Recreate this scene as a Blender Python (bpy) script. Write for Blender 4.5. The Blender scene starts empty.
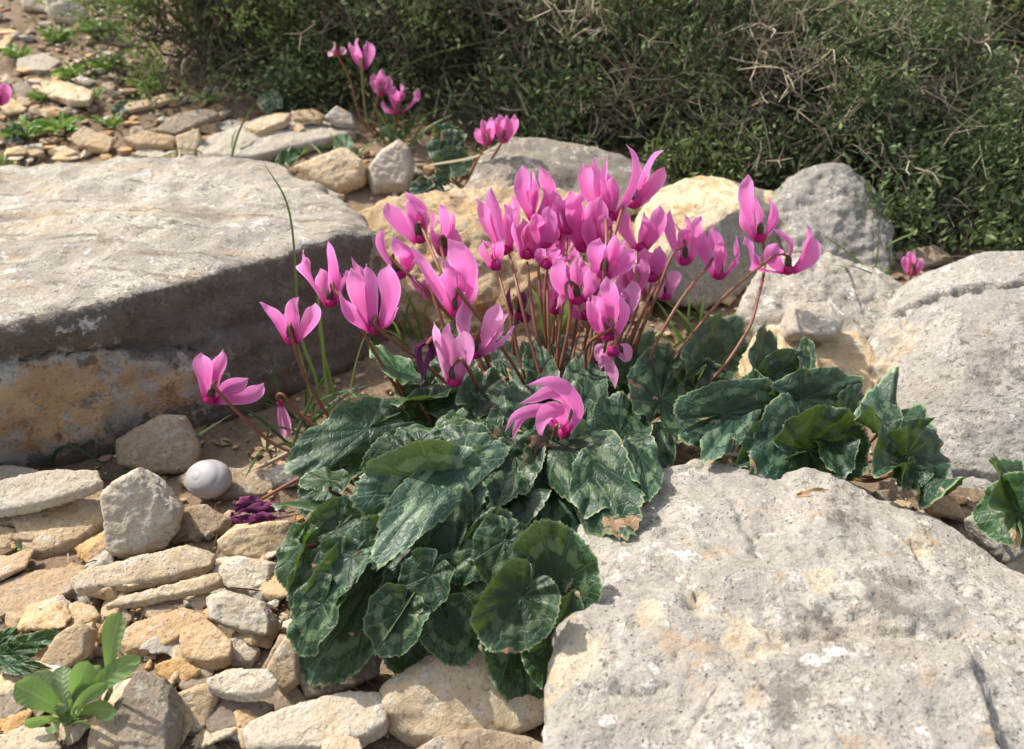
import bpy, bmesh, math, random
import numpy as np
from mathutils import Vector, Matrix
random.seed(7)
RNG = np.random.RandomState(11)
sc = bpy.context.scene
col = sc.collection
R = math.radians

# ---------------------------------------------------------------- camera
CAM = np.array([0.0, 0.0, 0.42])
PITCH = R(32.0)
HFOV = R(56.0)
CX, CY = 512.0, 374.5
F = CX / math.tan(HFOV / 2)
FWD = np.array([0, math.cos(PITCH), -math.sin(PITCH)])
UP = np.array([0, math.sin(PITCH), math.cos(PITCH)])

def ray(px, py):
    return FWD + np.array([(px - CX) / F, 0, 0]) + UP * ((CY - py) / F)

def P(px, py, Y):
    d = ray(px, py)
    return CAM + d * (Y / d[1])

def Z(px, py, z):
    d = ray(px, py)
    return CAM + d * ((z - CAM[2]) / d[2])

def depth(p):
    return float(np.dot(np.asarray(p) - CAM, FWD))

def nrm(v):
    v = np.asarray(v, float)
    return v / (np.linalg.norm(v) + 1e-12)

# ---------------------------------------------------------------- numpy noise
_perm = RNG.permutation(256)
_perm = np.concatenate([_perm, _perm, _perm])
_grad = RNG.normal(size=(256, 3)); _grad /= np.linalg.norm(_grad, axis=1)[:, None]

def perlin(p):
    p = np.asarray(p, float)
    i = np.floor(p).astype(int); f = p - i
    u = f * f * f * (f * (f * 6 - 15) + 10)
    i &= 255
    out = 0
    for dx in (0, 1):
        for dy in (0, 1):
            for dz in (0, 1):
                h = _perm[_perm[_perm[i[:, 0] + dx] + i[:, 1] + dy] + i[:, 2] + dz]
                g = _grad[h]
                d = (g * (f - np.array([dx, dy, dz]))).sum(1)
                w = (u[:, 0] if dx else 1 - u[:, 0]) * (u[:, 1] if dy else 1 - u[:, 1]) * (u[:, 2] if dz else 1 - u[:, 2])
                out = out + w * d
    return out * 1.6

def fbm(p, o=4, g=0.5, l=2.03):
    p = np.asarray(p, float); a = 1.0; s = 0
    for _ in range(o):
        s = s + a * perlin(p); p = p * l + 17.3; a *= g
    return s

def ridged(p, o=4):
    p = np.asarray(p, float); a = 1.0; s = 0
    for _ in range(o):
        s = s + a * (1 - 2 * np.abs(perlin(p))); p = p * 2.1 + 9.1; a *= 0.5
    return s

# ---------------------------------------------------------------- ground shape
def slope(y):
    t = np.clip((y - 0.6) / 0.12, 0, 1)
    s = 0.15 * (y - 0.66) * t * t * (3 - 2 * t)
    return np.where(y < 5, s, 0.15 * 4.34 + 0.05 * (y - 5))

def gzv(x, y):
    p = np.stack([x * 9, y * 9, np.full(np.shape(x), .3)], 1)
    return slope(y) + 0.006 * perlin(p) + 0.0035 * fbm(p * 5, 3) * (np.abs(x) < 1.3)

def gz(x, y): return float(gzv(np.array([x]), np.array([y]))[0])

def G(px, py, lift=0.0):
    d = ray(px, py)
    lo, hi = 0.15, 8.0
    for _ in range(40):
        m = (lo + hi) / 2
        q = CAM + d * (m / d[1])
        if q[2] > float(slope(np.array(m))) + lift: lo = m
        else: hi = m
    return CAM + d * (lo / d[1])

# ---------------------------------------------------------------- object helpers
def mesh_obj(name, verts, faces, mat, parent=None, origin=None, smooth=True):
    v = np.asarray(verts, float)
    if origin is None:
        origin = np.zeros(3) if parent is not None else np.array([v[:, 0].mean(), v[:, 1].mean(), v[:, 2].min()])
    me = bpy.data.meshes.new(name)
    me.from_pydata((v - origin).tolist(), [], faces)
    if smooth:
        me.polygons.foreach_set('use_smooth', [True] * len(me.polygons))
    me.update()
    if mat is not None:
        me.materials.append(mat)
    o = bpy.data.objects.new(name, me)
    col.objects.link(o)
    if parent is not None:
        o.parent = parent
        o.location = origin - root_loc(parent)
    else:
        o.location = origin
    return o

def root_loc(o):
    l = np.array(o.location)
    while o.parent is not None:
        o = o.parent; l = l + np.array(o.location)
    return l

def part(name, verts, faces, mat, parent, smooth=True):
    """a part: its mesh is written in world space, kept relative to its parent"""
    return mesh_obj(name, verts, faces, mat, parent, root_loc(parent), smooth)

def tag(o, label=None, cat=None, group=None, kind=None):
    if label: o['label'] = label
    if cat: o['category'] = cat
    if group: o['group'] = group
    if kind: o['kind'] = kind
    return o

def empty(name, loc, label, cat, group=None):
    e = bpy.data.objects.new(name, None); e.empty_display_size = 0.02
    col.objects.link(e); e.location = loc
    return tag(e, label, cat, group)

def fattr(o, name, vals):
    a = o.data.attributes.new(name, 'FLOAT', 'POINT')
    a.data.foreach_set('value', np.asarray(vals, float))

def catmull(pts, n=8):
    p = [np.asarray(q, float) for q in pts]
    p = [2 * p[0] - p[1]] + p + [2 * p[-1] - p[-2]]
    out = []
    for i in range(1, len(p) - 2):
        for k in range(n):
            t = k / n
            a, b, c, d = p[i - 1], p[i], p[i + 1], p[i + 2]
            out.append(0.5 * ((2 * b) + (c - a) * t + (2 * a - 5 * b + 4 * c - d) * t * t + (3 * b - a - 3 * c + d) * t ** 3))
    out.append(p[-2])
    return np.array(out)

class MB:
    def __init__(s): s.v = []; s.f = []; s.n = 0
    def add(s, v, f):
        v = np.asarray(v, float)
        s.v.append(v); s.f.extend([tuple(i + s.n for i in q) for q in f]); s.n += len(v)
    def tube(s, pts, r, sides=6, cap=True):
        pts = np.asarray(pts, float); n = len(pts)
        r = np.broadcast_to(np.asarray(r, float), (n,)) if np.ndim(r) == 0 else np.asarray(r, float)
        t = np.gradient(pts, axis=0); t /= np.linalg.norm(t, axis=1)[:, None] + 1e-12
        ref = np.array([0.31, 0.2, 0.93]) if abs(t[0][2]) < 0.9 else np.array([1.0, 0.1, 0])
        a = np.cross(t, ref); a /= np.linalg.norm(a, axis=1)[:, None] + 1e-12
        b = np.cross(t, a)
        th = np.arange(sides) * 2 * math.pi / sides
        ring = pts[:, None, :] + r[:, None, None] * (a[:, None, :] * np.cos(th)[None, :, None] + b[:, None, :] * np.sin(th)[None, :, None])
        f = []
        for i in range(n - 1):
            for k in range(sides):
                k2 = (k + 1) % sides
                f.append((i * sides + k, i * sides + k2, (i + 1) * sides + k2, (i + 1) * sides + k))
        if cap:
            f.append(tuple(range(sides - 1, -1, -1))); f.append(tuple((n - 1) * sides + k for k in range(sides)))
        s.add(ring.reshape(-1, 3), f)
    def obj(s, name, mat, parent=None, smooth=True, origin=None):
        v = np.concatenate(s.v)
        if parent is not None: return part(name, v, s.f, mat, parent, smooth)
        return mesh_obj(name, v, s.f, mat, None, origin, smooth)

# ---------------------------------------------------------------- node helper
class NT:
    def __init__(s, name):
        s.m = bpy.data.materials.new(name); s.m.use_nodes = True
        s.t = s.m.node_tree; s.t.nodes.clear()
        s.out = s.t.nodes.new('ShaderNodeOutputMaterial')
    def n(s, kind, **kw):
        nd = s.t.nodes.new('ShaderNode' + kind)
        for k, v in kw.items():
            if k.startswith('_'): setattr(nd, k[1:], v)
        for k, v in kw.items():
            if not k.startswith('_'):
                key = k.replace('0x', ''); key = int(key[1:]) if key[0] == 'i' and key[1:].isdigit() else key
                s.set(nd.inputs[key], v)
        return nd
    def set(s, inp, v):
        if isinstance(v, bpy.types.NodeSocket): s.t.links.new(v, inp)
        elif isinstance(v, bpy.types.Node): s.t.links.new(v.outputs[0], inp)
        else:
            if inp.type == 'RGBA' and len(v) == 3: v = (*v, 1)
            inp.default_value = v
    def math(s, op, a, b=0.0, c=0.0, clamp=False):
        nd = s.t.nodes.new('ShaderNodeMath'); nd.operation = op; nd.use_clamp = clamp
        s.set(nd.inputs[0], a); s.set(nd.inputs[1], b); s.set(nd.inputs[2], c)
        return nd.outputs[0]
    def mix(s, f, a, b, mode='MIX'):
        nd = s.t.nodes.new('ShaderNodeMix'); nd.data_type = 'RGBA'; nd.blend_type = mode
        s.set(nd.inputs[0], f); s.set(nd.inputs[6], a); s.set(nd.inputs[7], b)
        return nd.outputs[2]
    def step(s, v, lo, hi, to0=0.0, to1=1.0):
        nd = s.t.nodes.new('ShaderNodeMapRange'); nd.interpolation_type = 'SMOOTHSTEP'
        s.set(nd.inputs[0], v); nd.inputs[1].default_value = lo; nd.inputs[2].default_value = hi
        nd.inputs[3].default_value = to0; nd.inputs[4].default_value = to1
        return nd.outputs[0]
    def noise(s, vec, scale, detail=4, rough=0.55, dist=0.0):
        nd = s.t.nodes.new('ShaderNodeTexNoise')
        s.set(nd.inputs['Vector'], vec); nd.inputs['Scale'].default_value = scale
        nd.inputs['Detail'].default_value = detail; nd.inputs['Roughness'].default_value = rough
        nd.inputs['Distortion'].default_value = dist
        return nd.outputs[0]
    def voro(s, vec, scale, feature='F1', out=0, rnd=1.0):
        nd = s.t.nodes.new('ShaderNodeTexVoronoi'); nd.feature = feature
        s.set(nd.inputs['Vector'], vec); nd.inputs['Scale'].default_value = scale
        nd.inputs['Randomness'].default_value = rnd
        return nd.outputs[out]
    def attr(s, name, out='Fac'):
        nd = s.t.nodes.new('ShaderNodeAttribute'); nd.attribute_name = name
        return nd.outputs[out]
    def bump(s, h, strength, dist, normal=None):
        nd = s.t.nodes.new('ShaderNodeBump'); nd.inputs['Strength'].default_value = strength
        nd.inputs['Distance'].default_value = dist
        s.set(nd.inputs['Height'], h)
        if normal is not None: s.set(nd.inputs['Normal'], normal)
        return nd.outputs[0]
    def objvec(s, spread=5.0):
        tc = s.t.nodes.new('ShaderNodeTexCoord'); oi = s.t.nodes.new('ShaderNodeObjectInfo')
        sh = s.math('MULTIPLY', oi.outputs['Random'], spread)
        va = s.t.nodes.new('ShaderNodeVectorMath'); va.operation = 'ADD'
        s.set(va.inputs[0], tc.outputs['Object']); s.set(va.inputs[1], sh)
        return va.outputs[0], oi.outputs['Random']
    def bsdf(s, color, rough=0.9, normal=None, spec=0.3, **kw):
        b = s.t.nodes.new('ShaderNodeBsdfPrincipled')
        s.set(b.inputs['Base Color'], color); s.set(b.inputs['Roughness'], rough)
        b.inputs['Specular IOR Level'].default_value = spec
        if normal is not None: s.set(b.inputs['Normal'], normal)
        for k, v in kw.items(): s.set(b.inputs[k.replace('_', ' ')], v)
        return b
    def done(s, shader):
        s.t.links.new(shader if isinstance(shader, bpy.types.NodeSocket) else shader.outputs[0], s.out.inputs[0])
        return s.m
# ---------------------------------------------------------------- materials
def rock_mat(name, a, b, dark, white=0.5, ochre=0.3, spots=0.5, fresh=(0.62, 0.46, 0.27), stain=(0.46, 0.27, 0.11), bump=1.0, sc1=1.0, band=0.0):
    """weathered limestone: a/b base tones, dark lichen spots, white lichen blotches, ochre iron stain; attribute 'fresh' = freshly broken face"""
    k = NT(name); v, rnd = k.objvec()
    big = k.noise(v, 17 * sc1, 5, 0.65, 0.4)
    mid = k.noise(v, 66 * sc1, 8, 0.74, 0.15)
    fine = k.noise(v, 420 * sc1, 5, 0.75)
    c = k.mix(k.step(k.math('ADD', k.math('MULTIPLY', big, 0.6), k.math('MULTIPLY', mid, 0.4)), 0.42, 0.58), a, b)
    c = k.mix(k.math('MULTIPLY', k.step(mid, 0.51, 0.62), 0.75 * spots), c, dark)
    lich = k.noise(v, 190 * sc1, 7, 0.8, 0.15)
    c = k.mix(k.math('MULTIPLY', k.math('MULTIPLY', k.step(lich, 0.54, 0.62), k.step(big, 0.42, 0.56)), 0.9 * spots), c, tuple(x * 0.6 for x in dark))
    och = k.noise(v, 31 * sc1, 6, 0.7, 0.2)
    c = k.mix(k.math('MULTIPLY', k.step(och, 0.57, 0.68), ochre), c, stain)
    wh = k.noise(v, 66 * sc1, 8, 0.72, 0.1)
    c = k.mix(k.math('MULTIPLY', k.step(wh, 0.565, 0.61), white), c, (0.68, 0.65, 0.59))
    if band:      # bedding streaks running across the slab
        mp = k.n('Mapping', Vector=v); mp.inputs['Rotation'].default_value = (0, 0, R(-28)); mp.inputs['Scale'].default_value = (0.35, 1.6, 1.0)
        bn = k.noise(mp.outputs[0], 26, 7, 0.7, 0.3); bo = k.noise(mp.outputs[0], 19, 6, 0.65, 0.2)
        c = k.mix(k.math('MULTIPLY', k.step(bn, 0.52, 0.62), band), c, tuple(x * 1.25 for x in dark))
        c = k.mix(k.math('MULTIPLY', k.step(bo, 0.53, 0.63), band * 0.6), c, (0.50, 0.36, 0.2))
    wv = k.voro(v, 170 * sc1)
    c = k.mix(k.math('MULTIPLY', k.math('MULTIPLY', k.step(wv, 0.34, 0.2), k.step(big, 0.5, 0.58)), white * 0.9), c, (0.62, 0.60, 0.54))
    dots = k.math('MULTIPLY', k.step(k.voro(v, 240 * sc1), 0.20, 0.10), k.step(k.noise(v, 35 * sc1, 4, .6), 0.5, 0.56))
    c = k.mix(k.math('MULTIPLY', dots, 0.4 * spots), c, (0.075, 0.065, 0.05))
    # freshly broken cream / ochre faces, ragged at the border
    fr = k.math('ADD', k.attr('fresh'), k.math('MULTIPLY', k.math('SUBTRACT', mid, 0.5), 1.6))
    frc = k.mix(k.step(big, 0.4, 0.62), fresh, tuple(min(1, x * 1.22) for x in fresh))
    frc = k.mix(k.math('MULTIPLY', k.step(och, 0.5, 0.62), 0.55), frc, stain)
    c = k.mix(k.step(fr, 0.42, 0.58), c, frc)
    dk = k.math('ADD', k.math('SUBTRACT', k.attr('dark_mask'), k.attr('fresh')), k.math('MULTIPLY', k.math('SUBTRACT', mid, 0.5), 2.2))
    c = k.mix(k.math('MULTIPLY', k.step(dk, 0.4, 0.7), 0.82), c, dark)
    wa = k.math('ADD', k.attr('white'), k.math('MULTIPLY', k.math('SUBTRACT', mid, 0.5), 1.2))
    c = k.mix(k.step(wa, 0.45, 0.6), c, (0.68, 0.65, 0.60))
    # stone-to-stone variation
    hv = k.n('HueSaturation', Color=c)
    k.set(hv.inputs['Value'], k.math('ADD', 0.86, k.math('MULTIPLY', rnd, 0.28)))
    k.set(hv.inputs['Saturation'], k.math('ADD', 0.85, k.math('MULTIPLY', rnd, 0.3)))
    c = k.mix(k.step(fine, 0.5, 0.68, 0, 0.6), hv.outputs[0], (0.42, 0.36, 0.30), 'MULTIPLY')
    pits = k.step(k.voro(v, 150 * sc1), 0.0, 0.28)
    pits2 = k.step(k.noise(v, 70 * sc1, 3, 0.5), 0.30, 0.42)
    h = k.math('ADD', k.math('MULTIPLY', mid, 0.9), k.math('MULTIPLY', fine, 0.35))
    h = k.math('ADD', h, k.math('MULTIPLY', pits, 0.12))
    h = k.math('ADD', h, k.math('MULTIPLY', dots, -0.5))
    h = k.math('ADD', h, k.math('MULTIPLY', pits2, 0.3))
    nm = k.bump(h, 0.9 * bump, 0.005)
    return k.done(k.bsdf(c, 0.92, nm, 0.2))

M = {}
M['grey'] = rock_mat('weathered_limestone', (0.36, 0.33, 0.285), (0.45, 0.41, 0.35), (0.15, 0.13, 0.105), 0.8, 0.32, 0.7)
M['slab'] = rock_mat('slab_limestone', (0.36, 0.325, 0.275), (0.52, 0.47, 0.385), (0.11, 0.083, 0.06), 0.85, 0.4, 0.85, fresh=(0.45, 0.30, 0.17), band=0.6)
M['bould'] = rock_mat('pale_boulder_limestone', (0.38, 0.352, 0.305), (0.50, 0.463, 0.40), (0.185, 0.163, 0.135), 0.85, 0.4, 0.95, fresh=(0.49, 0.42, 0.31), band=0.2)
M['grey_shaded'] = rock_mat('grey_brown_limestone', (0.26, 0.235, 0.195), (0.34, 0.305, 0.25), (0.12, 0.10, 0.075), 0.55, 0.35, 0.8)  # grey-brown stone, its tone lowered to carry the bush's shade
M['cream'] = rock_mat('cream_limestone', (0.54, 0.41, 0.255), (0.62, 0.50, 0.34), (0.28, 0.21, 0.14), 0.5, 0.4, 0.35)
M['pale'] = rock_mat('pale_limestone', (0.50, 0.43, 0.33), (0.59, 0.52, 0.41), (0.27, 0.225, 0.17), 0.6, 0.3, 0.4)
M['ochre'] = rock_mat('ochre_limestone', (0.50, 0.33, 0.175), (0.58, 0.42, 0.25), (0.28, 0.18, 0.10), 0.4, 0.45, 0.4)
M['tan'] = rock_mat('tan_limestone', (0.43, 0.32, 0.20), (0.52, 0.40, 0.26), (0.24, 0.18, 0.12), 0.4, 0.35, 0.4)
M['brown'] = rock_mat('brown_limestone', (0.30, 0.235, 0.17), (0.38, 0.30, 0.21), (0.15, 0.12, 0.09), 0.4, 0.3, 0.5)
M['split'] = rock_mat('split_limestone', (0.26, 0.24, 0.20), (0.34, 0.31, 0.255), (0.13, 0.115, 0.095), 0.3, 0.3, 0.6, fresh=(0.60, 0.50, 0.35))
M['sand'] = rock_mat('sandy_limestone', (0.52, 0.385, 0.24), (0.62, 0.50, 0.34), (0.27, 0.17, 0.09), 0.3, 0.85, 0.5, stain=(0.44, 0.24, 0.09), bump=1.6)

def soil():
    k = NT('stony_soil'); v = k.n('TexCoord').outputs['Object']
    n1 = k.noise(v, 7, 5, 0.6); n2 = k.noise(v, 70, 5, 0.65); vo = k.voro(v, 110); vc = k.voro(v, 110, 'F1', 1)
    c = k.mix(k.step(n1, 0.4, 0.6), (0.17, 0.12, 0.08), (0.26, 0.19, 0.13))
    c = k.mix(k.step(k.noise(v, 160, 5, 0.7), 0.5, 0.6, 0, 0.6), c, k.mix(n2, (0.22, 0.15, 0.09), (0.42, 0.32, 0.2)))
    h = k.math('ADD', k.math('MULTIPLY', k.noise(v, 220, 5, 0.7), 0.6), k.math('MULTIPLY', n2, 0.5))
    return k.done(k.bsdf(c, 0.95, k.bump(h, 1.0, 0.006), 0.15))
M['soil'] = soil()

def leaf_mat(name, base=(0.0089, 0.0296, 0.0096), silver=(0.0925, 0.1443, 0.0666), margin=(0.0237, 0.0592, 0.0266), vein=(0.0962, 0.1406, 0.0999), under=(0.12, 0.175, 0.035), blotch=1.0, damage=1.0):
    k = NT(name); v, rnd = k.objvec(3.0)
    rr = k.attr('rr'); ang = k.math('ADD', k.attr('ang'), k.math('MULTIPLY', k.math('SUBTRACT', k.noise(v, 55, 2, .5), .5), 0.035))
    nz = k.noise(v, 90, 5, 0.6); nf = k.noise(v, 420, 3, 0.6); nb = k.noise(v, 42, 3, 0.5)
    # margin zone lighter grey green
    rn = k.math('ADD', rr, k.math('MULTIPLY', k.math('SUBTRACT', nz, 0.5), 0.34))
    c = k.mix(k.step(rn, 0.74, 0.84), base, margin)
    # silver blotches between the veins, forming a broken band
    vein9 = k.math('COSINE', k.math('MULTIPLY', ang, math.pi * 2 * 9.0))     # 9 main veins over the whole turn
    between = k.step(k.math('ADD', k.math('ADD', vein9, k.math('MULTIPLY', k.math('SUBTRACT', nz, .5), 1.6)), k.math('MULTIPLY', nf, .4)), 1.12, 0.92)
    band = k.math('MULTIPLY', k.step(rn, 0.47, 0.52), k.step(k.math('ADD', rn, k.math('MULTIPLY', k.math('SUBTRACT', nf, .5), .12)), 0.71, 0.66))
    bl = k.math('MULTIPLY', band, between)
    bl = k.math('MULTIPLY', bl, k.math('MULTIPLY', k.step(nb, 0.36, 0.42), k.math('ADD', .6, k.math('MULTIPLY', rnd, .4))))
    c = k.mix(k.math('MULTIPLY', bl, 0.9 * blotch), c, silver)
    # veins
    wv = k.step(k.math('SUBTRACT', k.math('MULTIPLY', k.math('SUBTRACT', 1.0, vein9), k.math('MULTIPLY', rr, rr)), 0.0), 0.02, 0.0)
    wvv = k.n('VectorMath', i0=v); wvv.operation = 'ADD'; k.set(wvv.inputs[1], k.math('MULTIPLY', k.noise(v, 160, 3, .6), 0.006))
    vor = k.voro(wvv.outputs[0], 185, 'DISTANCE_TO_EDGE')
    net = k.math('MULTIPLY', k.step(vor, 0.08, 0.02), k.step(rr, 0.5, 0.85))
    c = k.mix(k.math('MULTIPLY', k.math('MAXIMUM', k.math('MULTIPLY', wv, k.step(rr, 0.2, 0.8, .10, .9)), k.math('MULTIPLY', net, 0.75)), 0.65), c, vein)
    c = k.mix(k.step(rr, 0.94, 0.99, 0, 0.85), c, (0.20, 0.25, 0.13))
    # dry brown damage near the rim on some leaves
    dn = k.math('ADD', k.noise(v, 33, 4, 0.6, 0.6), k.math('MULTIPLY', k.step(rr, 0.55, 1.0), 0.07))
    dmg = k.math('MULTIPLY', k.step(dn, 0.69, 0.702), damage)
    c = k.mix(dmg, c, k.mix(nf, (0.22, 0.12, 0.06), (0.42, 0.29, 0.17)))
    hs = k.n('HueSaturation', Color=c); k.set(hs.inputs['Value'], k.math('ADD', 0.8, k.math('MULTIPLY', rnd, 0.45)))
    k.set(hs.inputs['Hue'], k.math('ADD', 0.488, k.math('MULTIPLY', rnd, 0.02)))
    c = hs.outputs[0]
    geo = k.n('NewGeometry')
    cu = k.mix(k.step(nz, 0.35, 0.65), under, tuple(x * 0.7 for x in under))
    c2 = k.mix(geo.outputs['Backfacing'], c, cu)
    h = k.math('ADD', k.math('MULTIPLY', k.step(vor, 0.0, 0.12), 0.5), k.math('MULTIPLY', nf, 0.25))
    h = k.math('ADD', h, k.math('MULTIPLY', wv, -0.3))
    nm = k.bump(h, 0.4, 0.0012)
    rough = k.math('ADD', 0.32, k.math('MULTIPLY', nf, 0.22))
    b = k.bsdf(c2, rough, nm, 0.3)
    tr = k.n('BsdfTranslucent', Color=k.mix(0.0, (0.20, 0.33, 0.03), (0, 0, 0)))
    ms = k.n('MixShader', i0=0.12, i1=b, i2=tr)
    return k.done(ms)
M['leaf'] = leaf_mat('cyclamen_leaf')
M['leaf_r'] = leaf_mat('cyclamen_leaf_dark', base=(0.0067, 0.0237, 0.0096), silver=(0.0666, 0.1147, 0.0555), margin=(0.0155, 0.0429, 0.0207), vein=(0.0555, 0.0999, 0.0703), under=(0.07, 0.12, 0.03))
M['leaf_g'] = leaf_mat('cyclamen_leaf_fresh', base=(0.0148, 0.0429, 0.0126), silver=(0.0444, 0.0888, 0.0333), margin=(0.0222, 0.0592, 0.0192), vein=(0.0444, 0.1036, 0.0370), under=(0.10, 0.2, 0.03), damage=0.6)
M['leaf_s'] = leaf_mat('cyclamen_leaf_silver', base=(0.0178, 0.0429, 0.0222), silver=(0.1110, 0.1591, 0.0888), margin=(0.0407, 0.0777, 0.0459), vein=(0.1184, 0.1628, 0.1184))

def petal_mat(name, main, pale, base, trans=0.58):
    k = NT(name); v, rnd = k.objvec(3.0)
    t = k.attr('along'); s = k.attr('across')
    n = k.noise(v, 80, 4, 0.6)
    st = k.n('TexWave', _wave_type='BANDS', _bands_direction='X')
    vv = k.n('CombineXYZ', X=s, Y=k.math('MULTIPLY', t, 0.25), Z=0.0)
    k.set(st.inputs['Vector'], vv); st.inputs['Scale'].default_value = 4.5; st.inputs['Distortion'].default_value = 1.2
    c = k.mix(k.step(k.math('ADD', t, k.math('MULTIPLY', k.math('SUBTRACT', n, 0.5), 0.3)), 0.15, 0.95), main, pale)
    c = k.mix(k.math('MULTIPLY', st.outputs['Fac'], 0.34), c, (main[0] * .86, main[1] * .62, main[2] * .82))
    c = k.mix(k.step(k.math('ABSOLUTE', s), 0.72, 1.0, 0, .45), c, tuple(min(.95, x * 1.25 + .05) for x in pale))
    c = k.mix(k.step(t, 0.16, 0.02), c, base)
    hs = k.n('HueSaturation', Color=c)
    k.set(hs.inputs['Hue'], k.math('ADD', 0.492, k.math('MULTIPLY', rnd, 0.018)))
    k.set(hs.inputs['Value'], k.math('ADD', 0.88, k.math('MULTIPLY', rnd, 0.22)))
    nm = k.bump(k.math('ADD', st.outputs['Fac'], n), 0.5, 0.0007)
    b = k.bsdf(hs.outputs[0], 0.72, nm, 0.12)
    tr = k.n('BsdfTranslucent', Color=hs.outputs[0], Normal=nm)
    return k.done(k.n('MixShader', i0=trans, i1=b, i2=tr))
M['petal'] = petal_mat('pink_petal', (0.93, 0.215, 0.60), (0.96, 0.40, 0.76), (0.66, 0.025, 0.28))
M['petal_pale'] = petal_mat('pale_pink_petal', (0.88, 0.36, 0.66), (0.92, 0.46, 0.74), (0.55, 0.03, 0.22))
M['petal_wilt'] = petal_mat('wilted_petal', (0.12, 0.025, 0.09), (0.24, 0.07, 0.18), (0.08, 0.01, 0.05), 0.2)
M['petal_white'] = petal_mat('faded_petal', (0.75, 0.45, 0.62), (0.80, 0.6, 0.7), (0.5, 0.1, 0.25))
M['petal_far'] = petal_mat('light_pink_petal', (0.88, 0.26, 0.62), (0.92, 0.42, 0.74), (0.45, 0.02, 0.17))

def plain(name, c1, c2, scale=60, rough=0.6, bump=0.3, trans=None, spec=0.35, island=False):
    k = NT(name); v, rnd = k.objvec(3.0); n = k.noise(v, scale, 4, 0.6)
    f = n
    if island: f = k.n('NewGeometry').outputs['Random Per Island']
    c = k.mix(f, c1, c2)
    b = k.bsdf(c, rough, k.bump(n, bump, 0.001), spec)
    if trans:
        tr = k.n('BsdfTranslucent', Color=c)
        return k.done(k.n('MixShader', i0=trans, i1=b, i2=tr))
    return k.done(b)
M['stem'] = plain('red_brown_stem', (0.155, 0.06, 0.034), (0.235, 0.10, 0.058), 120, 0.5)
M['stem_green'] = plain('green_stem', (0.16, 0.17, 0.06), (0.22, 0.22, 0.09), 120, 0.5)
M['calyx'] = plain('calyx', (0.05, 0.035, 0.015), (0.10, 0.06, 0.03), 150, 0.6)
M['mouth'] = plain('flower_mouth', (0.42, 0.008, 0.13), (0.50, 0.02, 0.19), 150, 0.5, trans=0.25)
M['grass'] = plain('grass_blade', (0.075, 0.13, 0.025), (0.15, 0.2, 0.055), 30, 0.5, trans=0.3, island=True)
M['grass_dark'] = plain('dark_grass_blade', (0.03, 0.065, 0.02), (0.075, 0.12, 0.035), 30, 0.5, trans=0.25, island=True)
M['straw'] = plain('dry_straw', (0.27, 0.21, 0.125), (0.40, 0.33, 0.21), 60, 0.7, island=True)
M['weed'] = plain('weed_leaf', (0.10, 0.19, 0.035), (0.26, 0.38, 0.08), 60, 0.5, trans=0.35, island=True)
M['rosette'] = plain('seedling_leaf', (0.13, 0.23, 0.07), (0.20, 0.31, 0.12), 55, 0.55, trans=0.3)
M['rosette_grey'] = plain('seedling_leaf_grey', (0.17, 0.25, 0.14), (0.24, 0.31, 0.2), 55, 0.6, trans=0.25)
def spoon_mat(name, c1, c2):
    k = NT(name); v, rnd = k.objvec(3.0); s = k.attr('across'); t = k.attr('along'); n = k.noise(v, 70, 4, .6); f = k.noise(v, 600, 3, .7)
    c = k.mix(n, c1, c2)
    side = k.n('TexWave', _wave_type='BANDS', _bands_direction='X')
    k.set(side.inputs['Vector'], k.n('CombineXYZ', X=k.math('SUBTRACT', t, k.math('MULTIPLY', k.math('ABSOLUTE', s), .14)), Y=0.0, Z=0.0)); side.inputs['Scale'].default_value = 3.2; side.inputs['Distortion'].default_value = 1.5
    c = k.mix(k.math('MULTIPLY', k.step(side.outputs['Fac'], .85, 1.0), .12), c, tuple(min(1, x * 1.5) for x in c2))
    c = k.mix(k.step(k.math('ABSOLUTE', s), .10, .03, 0, .7), c, tuple(min(1, x * 1.5) for x in c2))
    c = k.mix(k.step(f, .55, .75, 0, .35), c, tuple(min(1, x * 1.6) for x in c2))
    c = k.mix(k.step(k.noise(v, 130, 3, .6), .68, .72, 0, .8), c, (.2, .14, .07))
    nm = k.bump(k.math('ADD', side.outputs['Fac'], f), .35, .0008)
    b = k.bsdf(c, .6, nm, .25)
    return k.done(k.n('MixShader', i0=.35, i1=b, i2=k.n('BsdfTranslucent', Color=tuple(x * a for x, a in zip(c2, (1.3, 1.5, .7))))))
M['rosette'] = spoon_mat('seedling_leaf', (0.14, 0.225, 0.085), (0.21, 0.30, 0.13))
M['rosette_grey'] = spoon_mat('seedling_leaf_grey', (0.18, 0.265, 0.14), (0.26, 0.33, 0.2))
def shell_mat():
    k = NT('snail_shell'); v, rnd = k.objvec(); s = k.attr('whorl'); n = k.noise(v, 260, 4, .6); g = k.noise(v, 90, 3, .5)
    c = k.mix(k.math('ADD', k.math('MULTIPLY', g, .6), k.math('MULTIPLY', s, .4)), (0.30, 0.28, 0.285), (0.42, 0.395, 0.39))
    c = k.mix(k.step(s, .12, .0, 0, .3), c, (0.25, 0.225, 0.215))
    c = k.mix(k.step(n, .62, .7, 0, .5), c, (0.30, 0.26, 0.22))
    return k.done(k.bsdf(c, .55, k.bump(n, .3, .0006), .35))
M['shell'] = shell_mat()
M['dry_leaf'] = plain('dry_leaf', (0.28, 0.17, 0.08), (0.42, 0.27, 0.13), 80, 0.8)
M['dark_dry'] = plain('dark_dry_leaf', (0.09, 0.05, 0.03), (0.17, 0.10, 0.06), 80, 0.8)
M['twig'] = plain('grey_thorny_twig', (0.075, 0.065, 0.042), (0.17, 0.145, 0.10), 40, 0.8, island=True)
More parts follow.
